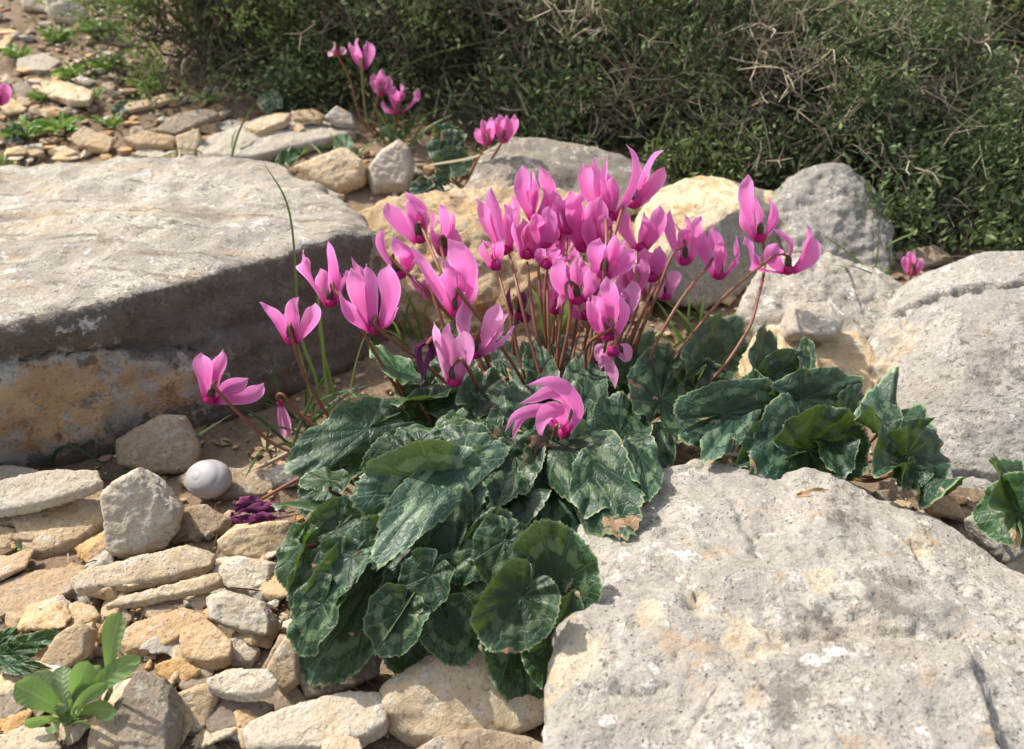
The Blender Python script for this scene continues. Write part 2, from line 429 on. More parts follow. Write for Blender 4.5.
M['twig_pale'] = plain('pale_dry_spine', (0.28, 0.235, 0.16), (0.50, 0.43, 0.31), 40, 0.8, island=True)
M['fol_a'] = plain('shrub_leaf', (0.050, 0.095, 0.030), (0.225, 0.285, 0.115), 12, 0.6, trans=0.25, island=True)
M['fol_b'] = plain('shrub_leaf_bright', (0.096, 0.158, 0.035), (0.245, 0.315, 0.096), 12, 0.6, trans=0.3, island=True)
M['fol_c'] = plain('shrub_leaf_yellow_sunlit', (0.20, 0.225, 0.09), (0.46, 0.45, 0.22), 12, 0.6, trans=0.3, island=True)  # yellowish leaves, their colour brightened to stand in for sunlight
# ---------------------------------------------------------------- rocks
def hull_bm(pts, bm):
    vs = [bm.verts.new(tuple(p)) for p in pts]
    r = bmesh.ops.convex_hull(bm, input=vs, use_existing_faces=False)
    junk = list({g for g in r['geom_interior'] + r['geom_unused'] if isinstance(g, bmesh.types.BMVert)})
    if junk: bmesh.ops.delete(bm, geom=junk, context='VERTS')

def rock(name, hulls, mat, label, cat, group=None, res=0.003, smooth=3, amp=0.02, amp2=0.008, fresh=None, dark_mask=None, white=None, rough=0.0, pit=0.0, size=None, strata=0.0, seed=0, cracks=None):
    """union of convex hulls -> voxel remesh -> smoothed edges -> fractal relief"""
    allp = np.concatenate([np.asarray(h, float) for h in hulls])
    org = np.array([allp[:, 0].mean(), allp[:, 1].mean(), allp[:, 2].min()])
    bm = bmesh.new()
    for h in hulls: hull_bm(np.asarray(h) - org, bm)
    bmesh.ops.recalc_face_normals(bm, faces=bm.faces)
    me = bpy.data.meshes.new(name); bm.to_mesh(me); bm.free()
    o = bpy.data.objects.new(name, me); col.objects.link(o)
    rm = o.modifiers.new('r', 'REMESH'); rm.mode = 'VOXEL'; rm.voxel_size = res
    sm = o.modifiers.new('s', 'SMOOTH'); sm.factor = 0.5; sm.iterations = smooth
    dg = bpy.context.evaluated_depsgraph_get()
    new = bpy.data.meshes.new_from_object(o.evaluated_get(dg))
    o.modifiers.clear(); o.data = new; new.name = name; bpy.data.meshes.remove(me)
    n = len(new.vertices)
    co = np.empty(n * 3); new.vertices.foreach_get('co', co); co = co.reshape(-1, 3)
    no = np.empty(n * 3); new.vertices.foreach_get('normal', no); no = no.reshape(-1, 3)
    s = size or float(np.ptp(co, axis=0).max())
    w = co + org + seed * 1.37
    d = amp * s * fbm(w * (2.6 / s), 3) + amp2 * s * ridged(w * (7.0 / s), 4)
    d += 0.25 * amp2 * s * fbm(w * (30.0 / s), 3)
    if strata:
        q = w.copy(); q[:, 2] *= 5; q[:, :2] *= 0.6
        d += strata * ridged(q * 14, 3)
    if rough: d += rough * fbm(w * 160, 3)
    if pit:
        d -= pit * np.clip(fbm(w * 85 + 3, 3) - .42, 0, 1) * 2
    if cracks:
        for (a, b, wd, dp) in cracks:      # polyline crack in world space
            if wd > 1:      # px polyline: carve only the surface turned to the path
                x_, y_ = proj(co + org); q_ = np.stack([x_, y_], 1) + 5 * np.stack([fbm((co + org) * 70, 3), fbm((co + org) * 70 + 7, 3)], 1)
                dist = np.full(n, 99.0); pl = np.asarray(a, float)
                for i in range(len(pl) - 1):
                    ab = pl[i + 1] - pl[i]; t = np.clip(((q_ - pl[i]) @ ab) / (ab @ ab), 0, 1)
                    dist = np.minimum(dist, np.linalg.norm(q_ - pl[i] - t[:, None] * ab, axis=1))
                face = ((CAM - co - org) * no).sum(1) > 0
                d -= dp * np.clip(1 - dist / wd, 0, 1) * face
                continue
            pl = [np.asarray(x) for x in a]
            dist = np.full(n, 9.0); wo = co + org
            for i in range(len(pl) - 1):
                ab = pl[i + 1] - pl[i]; t = np.clip(((wo - pl[i]) @ ab) / (ab @ ab), 0, 1)
                dist = np.minimum(dist, np.linalg.norm(wo - pl[i] - t[:, None] * ab, axis=1))
            dist += 0.4 * wd * fbm(wo * 90, 2)
            d -= dp * np.clip(1 - dist / wd, 0, 1)
    co = co + no * d[:, None]
    new.vertices.foreach_set('co', co.ravel())
    new.polygons.foreach_set('use_smooth', [True] * len(new.polygons))
    new.materials.append(mat); new.update()
    o.location = org
    wo = co + org
    fattr(o, 'fresh', fresh(wo, no) if fresh else np.zeros(n))
    fattr(o, 'dark_mask', dark_mask(wo, no) if dark_mask else np.zeros(n))
    fattr(o, 'white', white(wo, no) if white else np.zeros(n))
    return tag(o, label, cat, group)

def blobs(*cs):
    def f(w, n):
        v = np.zeros(len(w)); q = w + 0.5 * np.stack([fbm(w * 45 + s, 3) for s in (0, 31, 67)], 1) * cs[0][1]
        for (c, r) in cs:
            v = np.maximum(v, np.clip(1.0 - 0.5 * np.linalg.norm(q - np.asarray(c), axis=1) / r, 0, 1))
        return v
    return f

def stone(outline, mat, label, tilt=38, thick=0.5, bulge=0.16, lift=0.0, name='stone', cat='stone', group='loose stones among the plants', base=None, res=None, seed=None, amp=0.020, amp2=0.010, smooth=1, Y=None, tw=0.0, fresh=None):
    """a loose stone: its outline lies on a plane tilted up from the ground contact; chamfered crown in front, body behind"""
    rs = np.random.RandomState(int(abs(outline[0][0] * 13 + outline[0][1] * 7 + outline[1][0])) % 9999)
    ol = np.array(outline, float)
    ib = int(ol[:, 1].argmax())
    bp = G(ol[:, 0].mean(), ol[ib, 1], lift) if Y is None else P(ol[:, 0].mean(), ol[ib, 1], Y)
    t = R(tilt)
    N = nrm([math.sin(R(tw)) * math.sin(t), -math.sin(t) * math.cos(R(tw)), math.cos(t)])
    pts = []
    for (x, y) in ol:
        d = ray(x, y); k = np.dot(bp - CAM, N) / np.dot(d, N)
        pts.append(CAM + d * k)
    pts = np.array(pts); c = pts.mean(0)
    area = math.sqrt(np.linalg.norm(np.ptp(pts, axis=0)[[0, 1]]) * max(1e-3, np.linalg.norm(np.ptp(pts, axis=0)[[1, 2]])))
    s = 0.75 * area
    front = []
    g = rs.normal(size=2) * 0.45; e1 = nrm(np.cross(N, [0, 1, 0.1])); e2 = np.cross(N, e1)
    for i in range(0, len(pts)):
        f = rs.uniform(0.68, 0.97); q = c + (pts[i] - c) * f
        hgt = 1 + (g[0] * np.dot(q - c, e1) + g[1] * np.dot(q - c, e2)) / s * 1.6
        front.append(q + N * s * bulge * max(0.1, hgt) * rs.uniform(0.85, 1.12))
    back = [c + (p - c) * rs.uniform(0.6, 0.95) - N * s * thick * rs.uniform(0.7, 1.0) for p in pts]
    mid = []
    L = float(np.ptp(pts, axis=0).max())
    return rock(name, [np.concatenate([pts, np.array(front), np.array(back)])], mat, label, cat, group,
                res=res or max(0.001, L / 42), smooth=smooth, amp=amp, amp2=amp2, seed=rs.uniform(0, 9), fresh=fresh)

def shard(outline, mat, label, e=None, tilt=12, tw=0.0, lift=0.0, name='stone', cat='stone', group='loose stones among the plants', **kw):
    """a flat broken slab: nearly level top face, upright broken front edge e px high"""
    ol = np.array(outline, float); rs = np.random.RandomState(int(abs(ol[0, 0] * 17 + ol[0, 1] * 3)) % 9999)
    # densify the outline a little and chip it
    pts2 = []
    for i in range(len(ol)):
        a, b = ol[i], ol[(i + 1) % len(ol)]
        pts2 += [a, a * .5 + b * .5 + rs.normal(size=2) * .035 * np.linalg.norm(b - a)]
    ol = np.array(pts2)
    y0, y1 = ol[:, 1].min(), ol[:, 1].max(); H = y1 - y0
    e = (e if e is not None else .24) * H
    yc = (y0 + y1) / 2
    ib = int(ol[:, 1].argmax()); bp = G(ol[:, 0].mean(), ol[ib, 1], lift)
    h = e / F * depth(bp) / math.cos(PITCH)
    t = R(tilt); N = nrm([math.sin(R(tw)), -math.sin(t), math.cos(t)])
    tp = bp + np.array([0, 0, h])
    top = []; bot = []
    for (x, y) in ol:
        w_ = np.clip((y - yc) / (0.25 * H) + .5, 0, 1)
        d = ray(x, y - e * w_ * rs.uniform(.75, 1.15)); q = CAM + d * (np.dot(tp - CAM, N) / np.dot(d, N)); top.append(q)
        d = ray(x, y); g = CAM + d * (np.dot(bp - CAM, N) / np.dot(d, N))
        bot.append(g * w_ + (q - np.array([0, 0, h])) * (1 - w_) - np.array([0, 0, .002]))
    top = np.array(top); bot = np.array(bot); c0 = top.mean(0)
    crown = [c0 + (p - c0) * rs.uniform(.5, .9) + N * h * rs.uniform(.02, .16) for p in top]
    L = float(np.ptp(top, axis=0).max())
    return rock(name, [np.concatenate([top, bot, np.array(crown)])], mat, label, cat, group, res=max(.0009, L / 60), smooth=1, amp=.010, amp2=.007, seed=rs.uniform(0, 9), rough=.00035)

# ---------------------------------------------------------------- cyclamen leaf
def bend(x, k):
    """arc-length x bent by total angle rate k: returns (along, height)"""
    k = np.where(np.abs(k) < 1e-4, 1e-4, k)
    return np.sin(k * x) / k, (1 - np.cos(k * x)) / k

def leaf_blade(A, T, W, N0, kl=0.3, kr=0.3, ks=-0.2, pucker=1.0, wave=1.0, seed=0, shape='heart', teeth=1.0):
    rs = np.random.RandomState(seed)
    A = np.asarray(A); T = np.asarray(T)
    L = np.linalg.norm(T - A); u = (T - A) / L
    n = nrm(np.asarray(N0) - np.dot(N0, u) * u); v = np.cross(n, u)
    NA, NR = 168, 15
    th = np.linspace(-math.pi, math.pi, NA)
    ct = np.cos(th)
    # heart outline about the petiole point (radius in units of L, then width fitted)
    a = np.abs(th) / math.pi
    rad = np.interp(a, [0, .06, .14, .25, .36, .48, .6, .72, .83, .91, .97, 1.0], [.985, .97, .935, .89, .845, .80, .74, .665, .575, .46, .29, .10])
    if shape == 'round':
        rad = np.interp(a, [0, .2, .4, .6, .8, .92, 1.0], [.92, .9, .86, .8, .7, .5, .15])
    half = (rad * np.abs(np.sin(th))).max() * .96
    lob = 1 + 0.03 * np.sin(th * 3 + rs.uniform(0, 6)) + 0.012 * np.cos(th * 9)
    tooth = 1 + teeth * (0.034 * (((th * 7.3 + 9) % 1.0) ** 1.5) - 0.01) * (a < .96) + 0.012 * teeth * rs.normal(size=NA)
    rr = np.linspace(0, 1, NR) ** 0.8
    verts = []; RRs = []; ANG = []
    X = rr[:, None] * (rad * lob * np.where(1 > 0, 1 + (tooth - 1) * 1.0, 1))[None, :]
    sx = X * ct[None, :] * L
    ty = X * np.sin(th)[None, :] * (W / 2) / half
    r2 = np.repeat(rr[:, None], NA, 1)
    # relief: raised between the veins, folded margins
    ang = th / (2 * math.pi)
    h = pucker * 0.017 * W * ((1 - np.cos(th * 9))[None, :] * 0.5) * np.sin(np.clip(r2, 0, 1) * math.pi * 0.85)
    ph = rs.uniform(0, 6.28, 3)
    h += wave * 0.080 * W * r2 ** 3.2 * (0.55 * np.sin(th * 3 + ph[0]) + 0.6 * np.sin(th * 5 + ph[1]) + 0.7 * np.sin(th * 8 + ph[2]) + 0.30 * np.sin(th * 13 + ph[0]) + 0.16 * np.sin(th * 19 + ph[1]))[None, :]
    fold = rs.uniform(.06, .26); h += fold * (np.sqrt(ty ** 2 + (.06 * W) ** 2) - .06 * W) - fold * .10 * W
    h -= 0.05 * W * rs.uniform(-0.3, 1.0) * np.clip((r2 - 0.72) / 0.28, 0, 1) ** 2 * (1 + 0.6 * np.sin(th * 2 + ph[2]))[None, :]
    h += pucker * 0.02 * W * perlin(np.stack([sx.ravel() * 60, ty.ravel() * 60, np.full(sx.size, seed * .7)], 1)).reshape(sx.shape)
    kk = np.where(ty > 0, kl, kr) * 2 / W
    at = np.abs(ty)
    by, bh = bend(at, kk * (0.35 + 0.65 * at / (W / 2)))
    by = by * np.sign(ty)
    # along the midrib
    bx, bz = bend(sx, np.full_like(sx, ks / L))
    hh = h + bh + bz
    p = A + bx[..., None] * u + by[..., None] * v + hh[..., None] * n
    faces = []
    for i in range(NR - 1):
        for j in range(NA - 1):
            q = (i * NA + j, (i + 1) * NA + j, (i + 1) * NA + j + 1, i * NA + j + 1)
            faces.append(q if i > 0 else (j, NA + j, NA + j + 1))
    # weld centre
    vv = p.reshape(-1, 3)
    vv[:NA] = vv[:NA].mean(0)
    return vv, faces, r2.ravel(), np.repeat(ang[None, :], NR, 0).ravel(), n, u

def add_leaf(root, A, T, W, N0, crown, mat, petiole=True, **kw):
    vv, ff, rr, ang, n, u = leaf_blade(A, T, W, N0, **kw)
    o = part('leaf', vv, ff, mat, root)
    fattr(o, 'rr', rr); fattr(o, 'ang', ang); fattr(o, 'arc', rr * ang)
    if petiole:
        a = np.asarray(A) - n * 0.0008
        mid = np.asarray(A) * .75 + crown * .25 - n * 0.014 - np.array([0, 0, 0.008])
        m = MB(); a = vv[0] - n * 0.0024
        pts = catmull([a, a - u * 0.003 - n * 0.006, mid, crown], 6)
        m.tube(pts, np.linspace(0.0009, 0.0016, len(pts)), 6)
        m.obj('petiole', M['stem'], o)
    return o

# ---------------------------------------------------------------- petals and flowers
PW = ([0, .1, .22, .36, .5, .62, .74, .85, .93, 1.0], [.36, .47, .70, .92, 1.0, .93, .71, .42, .19, .02])
SW = ([0, .15, .35, .55, .7, .82, .92, .98, 1.0], [.20, .26, .50, .86, 1.0, .99, .82, .52, .14])

def blade(pts, W, face, cup=0.25, twist=(0, 0), prof=PW, nx=9, ny=18, ripple=0.0, seed=0):
    """a petal or spoon leaf swept along pts; face = direction its broad side looks at; cup > 0 bends the sides away from face"""
    rs = np.random.RandomState(seed)
    c = catmull(pts, 10); t0 = np.linspace(0, 1, len(c))
    tt = np.linspace(0, 1, ny)
    c = np.stack([np.interp(tt, t0, c[:, k]) for k in range(3)], 1)
    tg = np.gradient(c, axis=0); tg /= np.linalg.norm(tg, axis=1)[:, None]
    nn = np.asarray(face)[None, :] - (tg @ np.asarray(face))[:, None] * tg
    nn /= np.linalg.norm(nn, axis=1)[:, None] + 1e-9
    sd = np.cross(tg, nn)
    tw = R(1) * np.interp(tt, [0, 1], twist)
    n2 = nn * np.cos(tw)[:, None] + sd * np.sin(tw)[:, None]
    s2 = sd * np.cos(tw)[:, None] - nn * np.sin(tw)[:, None]
    w = np.interp(tt, *prof) * W / 2
    w = np.convolve(np.concatenate([[w[0]], w, [w[-1]]]), [.2, .6, .2], 'valid')
    w[-1] = W * 0.012
    s = np.linspace(-1, 1, nx)
    ph = rs.uniform(0, 6, 2)
    V = c[:, None, :] + s2[:, None, :] * (w[:, None] * s[None, :] * (1 - 0.12 * abs(cup) * s[None, :] ** 2))[..., None]
    off = -cup * (w[:, None] * s[None, :] ** 2) + 0.22 * cup * w[:, None] * np.exp(-(s[None, :] / 0.25) ** 2) * np.interp(tt, [0, .2, .8, 1], [.3, 1, .8, 0])[:, None]
    off = off + ripple * W * (np.abs(s[None, :]) ** 2) * np.sin(tt[:, None] * 9 + ph[0] + s[None, :] * 1.5)
    V = V + n2[:, None, :] * off[..., None]
    f = []
    for i in range(ny - 1):
        for j in range(nx - 1):
            a = i * nx + j
            f.append((a, a + 1, a + nx + 1, a + nx))
    return V.reshape(-1, 3), f, np.repeat(tt, nx), np.tile(s, ny)

TOCAM = nrm([0, -0.86, 0.5])

def add_petal(fl, pts, W, face, mat, **kw):
    V, f, t, s = blade(pts, W, face, **kw)
    o = part('petal', V, f, mat, fl)
    fattr(o, 'along', t); fattr(o, 'across', s)
    return o

def flower(root, Y, base, petals, stem, crown, mat='petal', stem_mat='stem', seed=0, mouth=1.0, hook=True, r=0.0012, label=None):
    """nodding flower: mouth at base (px), petals swept up to their tips; each petal (tipx, tipy, width_px, dY_mm, bow_px, twist)"""
    rs = np.random.RandomState(seed + 31)
    B = P(base[0], base[1], Y); d = depth(B); px = d / F
    petals = [list(p) + [0] * (5 - len(p)) if len(p) < 5 else list(p) for p in petals]
    while 2 <= len(petals) < 5 and mouth > .65:      # the far petals fill the back of the crown
        p1 = petals[rs.randint(len(petals))]; p2 = petals[rs.randint(len(petals))]; m_ = rs.uniform(.3, .7)
        f_ = rs.uniform(.72, .92)
        tx = base[0] + (p1[0] * m_ + p2[0] * (1 - m_) - base[0]) * f_; ty = base[1] + (p1[1] * m_ + p2[1] * (1 - m_) - base[1]) * f_
        petals.append([tx + rs.uniform(-5, 5), ty, min(18, max(8, .8 * p1[2])), rs.uniform(5, 10), rs.uniform(-4, 4)])
    tips = [P(p[0], p[1], Y + p[3] * 0.001) for p in petals]
    ax = nrm(np.mean([nrm(t - B) for t in tips], axis=0) * 0.6 + np.array([0, 0.05, 0.5]))
    # mouth: a short ribbed cup, open downward
    mr = 0.0036 * mouth * min(1.25, d / 0.62)
    e1 = nrm(np.cross(ax, [0, 1, 0.2])); e2 = np.cross(ax, e1)
    prof = [(0.50, -0.10), (0.80, -0.30), (1.0, -0.12), (1.06, 0.35), (0.98, 0.9), (0.75, 1.35), (0.35, 1.5)]
    V = []; nseg = 20
    for (q, z) in prof:
        for k in range(nseg):
            a = 2 * math.pi * k / nseg; rr = q * mr * (1 + 0.05 * math.cos(5 * a))
            V.append(B + e1 * rr * math.cos(a) + e2 * rr * math.sin(a) + ax * z * mr * 0.9)
    f = [(i * nseg + k, i * nseg + (k + 1) % nseg, (i + 1) * nseg + (k + 1) % nseg, (i + 1) * nseg + k) for i in range(len(prof) - 1) for k in range(nseg)]
    fl = part('flower', V, f, M['mouth'], root)
    if label: fl['label'] = label
    for i, (p, T) in enumerate(zip(petals, tips)):
        bow = p[4] if len(p) > 4 else 0
        tw = p[5] if len(p) > 5 else rs.uniform(-38, 38)
        dirp = T - B; dirp -= np.dot(dirp, ax) * ax
        dd = nrm(dirp + np.array([0, p[3] * 0.0004, 0]))
        S = B + dd * mr * 0.75
        v2 = np.array([p[0] - base[0], p[1] - base[1]], float); l2 = np.linalg.norm(v2)
        perp = np.array([-v2[1], v2[0]]) / l2
        c1 = P(base[0] + v2[0] * 0.5 + perp[0] * bow, base[1] + v2[1] * 0.5 + perp[1] * bow, Y + p[3] * 0.001 * 0.75)
        face = TOCAM + 0.45 * rs.normal(size=3)
        cup = 0.42 if p[3] <= 0 else -0.35
        j = rs.uniform(-.06, .06) * l2
        c2 = P(base[0] + v2[0] * 0.82 + perp[0] * (bow * .45 + j), base[1] + v2[1] * 0.82 + perp[1] * (bow * .45 + j), Y + p[3] * 0.001 * 0.95 - rs.uniform(-.001, .003))
        add_petal(fl, [S, c1, c2, T], px * (p[2] if p[2] < 14 else 14 + (p[2] - 14) * .66), face, M[mat], cup=cup + rs.uniform(-.08, .08), twist=(tw * 0.3, tw * 1.8), ripple=0.05, seed=seed * 7 + i)
    if stem:
        cal = B + ax * mr * 2.2
        pts = []
        if hook:
            s0 = P(stem[0][0], stem[0][1], Y - 0.006)
            top = cal + ax * 0.004 + nrm(s0 - cal) * 0.002
            pts = [cal, cal + ax * 0.0035, (top + s0) / 2 + ax * 0.004]
        n = len(stem)
        yc = crown[1]
        for i, s in enumerate(stem):
            t = (i + 1) / (n + 0.6)
            pts.append(P(s[0], s[1], (Y - 0.006) * (1 - t) + yc * t if i else Y - 0.006))
        pts.append(np.asarray(crown))
        m = MB(); cp = catmull(pts, 7)
        m.tube(cp, np.interp(np.linspace(0, 1, len(cp)), [0, .15, 1], [r * .75, r * 0.92, r * 1.15]), 7)
        m.obj('stem', M[stem_mat], fl)
        if hook:
            m = MB(); m.tube([B + ax * mr * 0.6, cal, cal + ax * 0.003, cal + ax * 0.0045], [0.0026, 0.0030, 0.0022, 0.0010], 8)
            m.obj('calyx', M['calyx'], fl)
    return fl

# ---------------------------------------------------------------- grass tufts and shrubs
def grass_tuft(name, blades, mat, label, cat='grass tuft', group=None, w=0.0022):
    """blades: lists of 3-D points"""
    base = np.mean([b[0] for b in blades], axis=0)
    m = MB()
    for i, b in enumerate(blades):
        rs = np.random.RandomState(i + 5)
        c = catmull(b, 8); k = len(c)
        tg = np.gradient(c, axis=0); sd = np.cross(tg, TOCAM + 0.5 * rs.normal(size=3)); sd /= np.linalg.norm(sd, axis=1)[:, None] + 1e-9
        ww = w * rs.uniform(0.7, 1.2) * np.interp(np.linspace(0, 1, k), [0, .3, .8, 1], [.8, 1, .6, .05])
        nn = np.cross(sd, tg); nn /= np.linalg.norm(nn, axis=1)[:, None] + 1e-9
        V = np.stack([c - sd * ww[:, None] / 2, c + nn * ww[:, None] * 0.15, c + sd * ww[:, None] / 2], 1).reshape(-1, 3)
        f = []
        for j in range(k - 1):
            a = j * 3
            f += [(a, a + 1, a + 4, a + 3), (a + 1, a + 2, a + 5, a + 4)]
        m.add(V, f)
    o = m.obj(name, mat, None, True, base)
    return tag(o, label, cat, group)

def leaf_cards(pos, dirs, ln, wd, rs):
    """small folded leaflets: 4 points each (two triangles with a crease)"""
    n = len(pos)
    d = dirs / (np.linalg.norm(dirs, axis=1)[:, None] + 1e-9)
    s = np.cross(d, rs.normal(size=(n, 3))); s /= np.linalg.norm(s, axis=1)[:, None] + 1e-9
    u = np.cross(s, d)
    q_ = (0.45 + 1.0 * rs.rand(n) ** 1.5)[:, None]; L = ln * q_ * rs.uniform(.85, 1.2, n)[:, None]; W = wd * q_ * rs.uniform(0.7, 1.2, n)[:, None]
    a = pos; b = pos + d * L * 0.5 + s * W * 0.5 + u * W * 0.2; c = pos + d * L; e = pos + d * L * 0.5 - s * W * 0.5 + u * W * 0.2
    V = np.stack([a, b, c, e], 1).reshape(-1, 3)
    F_ = [(4 * i, 4 * i + 1, 4 * i + 2, 4 * i + 3) for i in range(n)]
    return V, F_

def shrub(name, c, r, label, fol, seed=0, nb=90, sub=9, leaves=9000, ln=0.008, wd=0.0032, twig='twig', spines=0, spine_len=0.03, clump=13.0, up=0.25, cat='shrub', group=None, dry=0.35, lean=(0, 0, 0), droop=0.0):
    """a dense thorny cushion: woody branches from the root, forked twiglets near the shell, leaflets along the twiglets, pale spines"""
    rs = np.random.RandomState(seed)
    c = np.asarray(c, float); r = np.asarray(r, float)
    root = empty(name, tuple(c), label, cat, group)
    tw = MB(); tip_pts = []; tip_dir = []
    for i in range(nb):
        th = rs.uniform(0, 2 * math.pi); z = rs.uniform(-0.12, 1.0)
        if math.sin(th) > 0.3 and rs.rand() < .6: th = -th
        dirv = np.array([math.cos(th) * math.sqrt(max(0.02, 1 - z * z)), math.sin(th) * math.sqrt(max(0.02, 1 - z * z)), z])
        e = c + dirv * r * rs.uniform(0.75, 1.08) + np.asarray(lean)
        s = c + rs.normal(size=3) * np.array([r[0] * 0.25, r[1] * 0.2, 0.0])
        m = (s + e) / 2 + rs.normal(size=3) * r * 0.13 + np.array([0, 0, r[2] * 0.12])
        pts = catmull([s, m, e], 6)
        pts[1:-1] += rs.normal(size=(len(pts) - 2, 3)) * 0.005
        tw.tube(pts, np.linspace(0.0020, 0.0006, len(pts)), 4, False)
        for j in range(sub):
            k = rs.uniform(0.35, 1.0); q = pts[min(len(pts) - 1, int(k * (len(pts) - 1)))]
            dv = nrm(nrm(e - s) * 0.7 + rs.normal(size=3) * 0.75 + np.array([0, 0, up]))
            ln_ = rs.uniform(0.025, 0.075) * (r[2] / 0.2) ** 0.3
            p2 = q + dv * ln_ * 0.5 + rs.normal(size=3) * 0.006; p3 = q + dv * ln_ + rs.normal(size=3) * 0.010 - np.array([0, 0, droop * ln_])
            tw.tube(catmull([q, p2, p3], 3), np.array([0.0008, 0.00075, 0.0007, 0.0006, 0.0005, 0.0004, 0.0003]), 3, False)
            for t in np.linspace(0.1, 1, 7):
                tip_pts.append(q * (1 - t) ** 2 + 2 * p2 * t * (1 - t) + p3 * t * t); tip_dir.append(dv)
    tw.obj('twigs', M[twig], root)
    tp = np.array(tip_pts); td = np.array(tip_dir)
    if leaves:
        w = np.clip(0.35 + 1.9 * fbm(tp * clump, 3), 0.02, 1.6) * np.clip(1.6 * (tp[:, 2] - c[2]) / r[2], .22, 1); w /= w.sum()
        idx = rs.choice(len(tp), leaves, p=w)
        pos = tp[idx] + rs.normal(size=(leaves, 3)) * 0.009
        pos[:, 2] = np.maximum(pos[:, 2], c[2] + .004)
        dr = td[idx] * 0.8 + rs.normal(size=(leaves, 3)) * 0.8 + np.array([0, 0, 0.3])
        V, f = leaf_cards(pos, dr, ln, wd, rs)
        part('foliage', V, f, M[fol], root, False)
    if spines:
        sp = MB()
        w = np.clip(0.15 + 1.6 * fbm(tp * clump * 0.7 + 40, 2), 0.02, 1.5) * np.clip((tp[:, 2] - c[2]) / r[2], 0.15, 1); w /= w.sum()
        for q in rs.choice(len(tp), spines, p=w):
            dv = nrm(td[q] + rs.normal(size=3) * 0.7); a = tp[q]
            L = spine_len * rs.uniform(0.5, 1.5)
            b = a + dv * L; mm = a + dv * L * 0.5 + rs.normal(size=3) * 0.003
            sp.tube([a, mm, b], [0.0008, 0.0007, 0.0003], 3, False)
            if rs.rand() < 0.75:
                for _ in range(2):
                    dv2 = nrm(dv + rs.normal(size=3) * 0.9); sp.tube([mm, mm + dv2 * L * 0.5], [0.0007, 0.00025], 3, False)
        sp.obj('spines', M['twig_pale'], root)
    return root
# ---------------------------------------------------------------- world, camera, light
def proj(w):
    d = np.asarray(w) - CAM
    z = d @ FWD
    return CX + F * d[:, 0] / z, CY - F * (d @ UP) / z

def in_poly(x, y, poly):
    ins = np.zeros(len(x), bool); n = len(poly)
    for i in range(n):
        x1, y1 = poly[i]; x2, y2 = poly[(i + 1) % n]
        c = ((y1 > y) != (y2 > y)) & (x < (x2 - x1) * (y - y1) / (y2 - y1 + 1e-9) + x1)
        ins ^= c
    return ins

def pxmask(poly, wv, jit=5):
    x, y = proj(wv); s = 0
    for i in range(8):      # several jittered tests average to a frayed border
        s = s + in_poly(x + jit * 1.7 * fbm(wv * 70 + 5 * i, 3), y + jit * 1.7 * fbm(wv * 70 + 9 + 5 * i, 3), poly)
    return s / 8.0

TOSUN = nrm([-0.72, 0.42, 1.0])
w = bpy.data.worlds.new('World'); sc.world = w; w.use_nodes = True
nt = w.node_tree; bg = nt.nodes['Background']
sky = nt.nodes.new('ShaderNodeTexSky'); sky.sky_type = 'NISHITA'; sky.sun_disc = False
sky.sun_elevation = math.asin(TOSUN[2]); sky.sun_rotation = math.atan2(TOSUN[0], TOSUN[1])
sky.air_density = 1.0; sky.dust_density = 3.0
hsv = nt.nodes.new('ShaderNodeHueSaturation'); hsv.inputs['Saturation'].default_value = 0.55     # hazy, milky sky
nt.links.new(sky.outputs[0], hsv.inputs['Color']); nt.links.new(hsv.outputs[0], bg.inputs[0]); bg.inputs[1].default_value = 0.15
sun = bpy.data.lights.new('sun', 'SUN'); sun.energy = 3.5; sun.angle = R(0.8); sun.color = (1.0, 0.94, 0.85)
so = bpy.data.objects.new('sun', sun); col.objects.link(so); so.location = (-2, 1, 3)
so.rotation_euler = Vector(TOSUN).to_track_quat('Z', 'Y').to_euler()
cam = bpy.data.cameras.new('camera'); co_ = bpy.data.objects.new('camera', cam); col.objects.link(co_)
cam.sensor_width = 36; cam.angle = HFOV; cam.clip_start = 0.01; cam.clip_end = 2000
co_.location = CAM; co_.rotation_euler = (math.pi / 2 - PITCH, 0, 0)
cam.dof.use_dof = True; cam.dof.focus_distance = 0.58; cam.dof.aperture_fstop = 11.0
sc.camera = co_
sc.view_settings.view_transform = 'Standard'; sc.view_settings.look = 'None'
sc.view_settings.exposure = 0.80; sc.view_settings.gamma = 1.0
sc.render.film_transparent = False
try:
    sc.cycles.max_bounces = 6; sc.cycles.diffuse_bounces = 3; sc.cycles.transmission_bounces = 3
    sc.cycles.use_denoising = True
except Exception: pass

# ---------------------------------------------------------------- ground
def build_ground():
    xs = np.concatenate([-np.geomspace(300, 1.35, 26), np.linspace(-1.3, 1.3, 330), np.geomspace(1.35, 300, 26)])
    ys = np.concatenate([-np.geomspace(60, 0.1, 14), np.linspace(0.0, 2.2, 300), np.geomspace(2.25, 500, 40)])
    X, Y = np.meshgrid(xs, ys)
    z = gzv(X.ravel(), Y.ravel())
    far = np.hypot(X.ravel(), Y.ravel())
    z += np.clip(far - 3, 0, 200) * 0.02 * perlin(np.stack([X.ravel() * .05, Y.ravel() * .05, np.full(X.size, 3.)], 1))
    nx = len(xs); f = []
    for i in range(len(ys) - 1):
        for j in range(nx - 1):
            a = i * nx + j; f.append((a, a + 1, a + nx + 1, a + nx))
    o = mesh_obj('ground', np.stack([X.ravel(), Y.ravel(), z], 1), f, M['soil'], None, np.zeros(3))
    tag(o, kind='structure')
build_ground()

# ---------------------------------------------------------------- big rocks
def low(pts, k=0.95, z=-0.02):
    p = np.asarray(pts); c = p.mean(0)
    q = c + (p - c) * k; q[:, 2] = z
    return q

def cr(pts): return [P(*p) for p in pts]

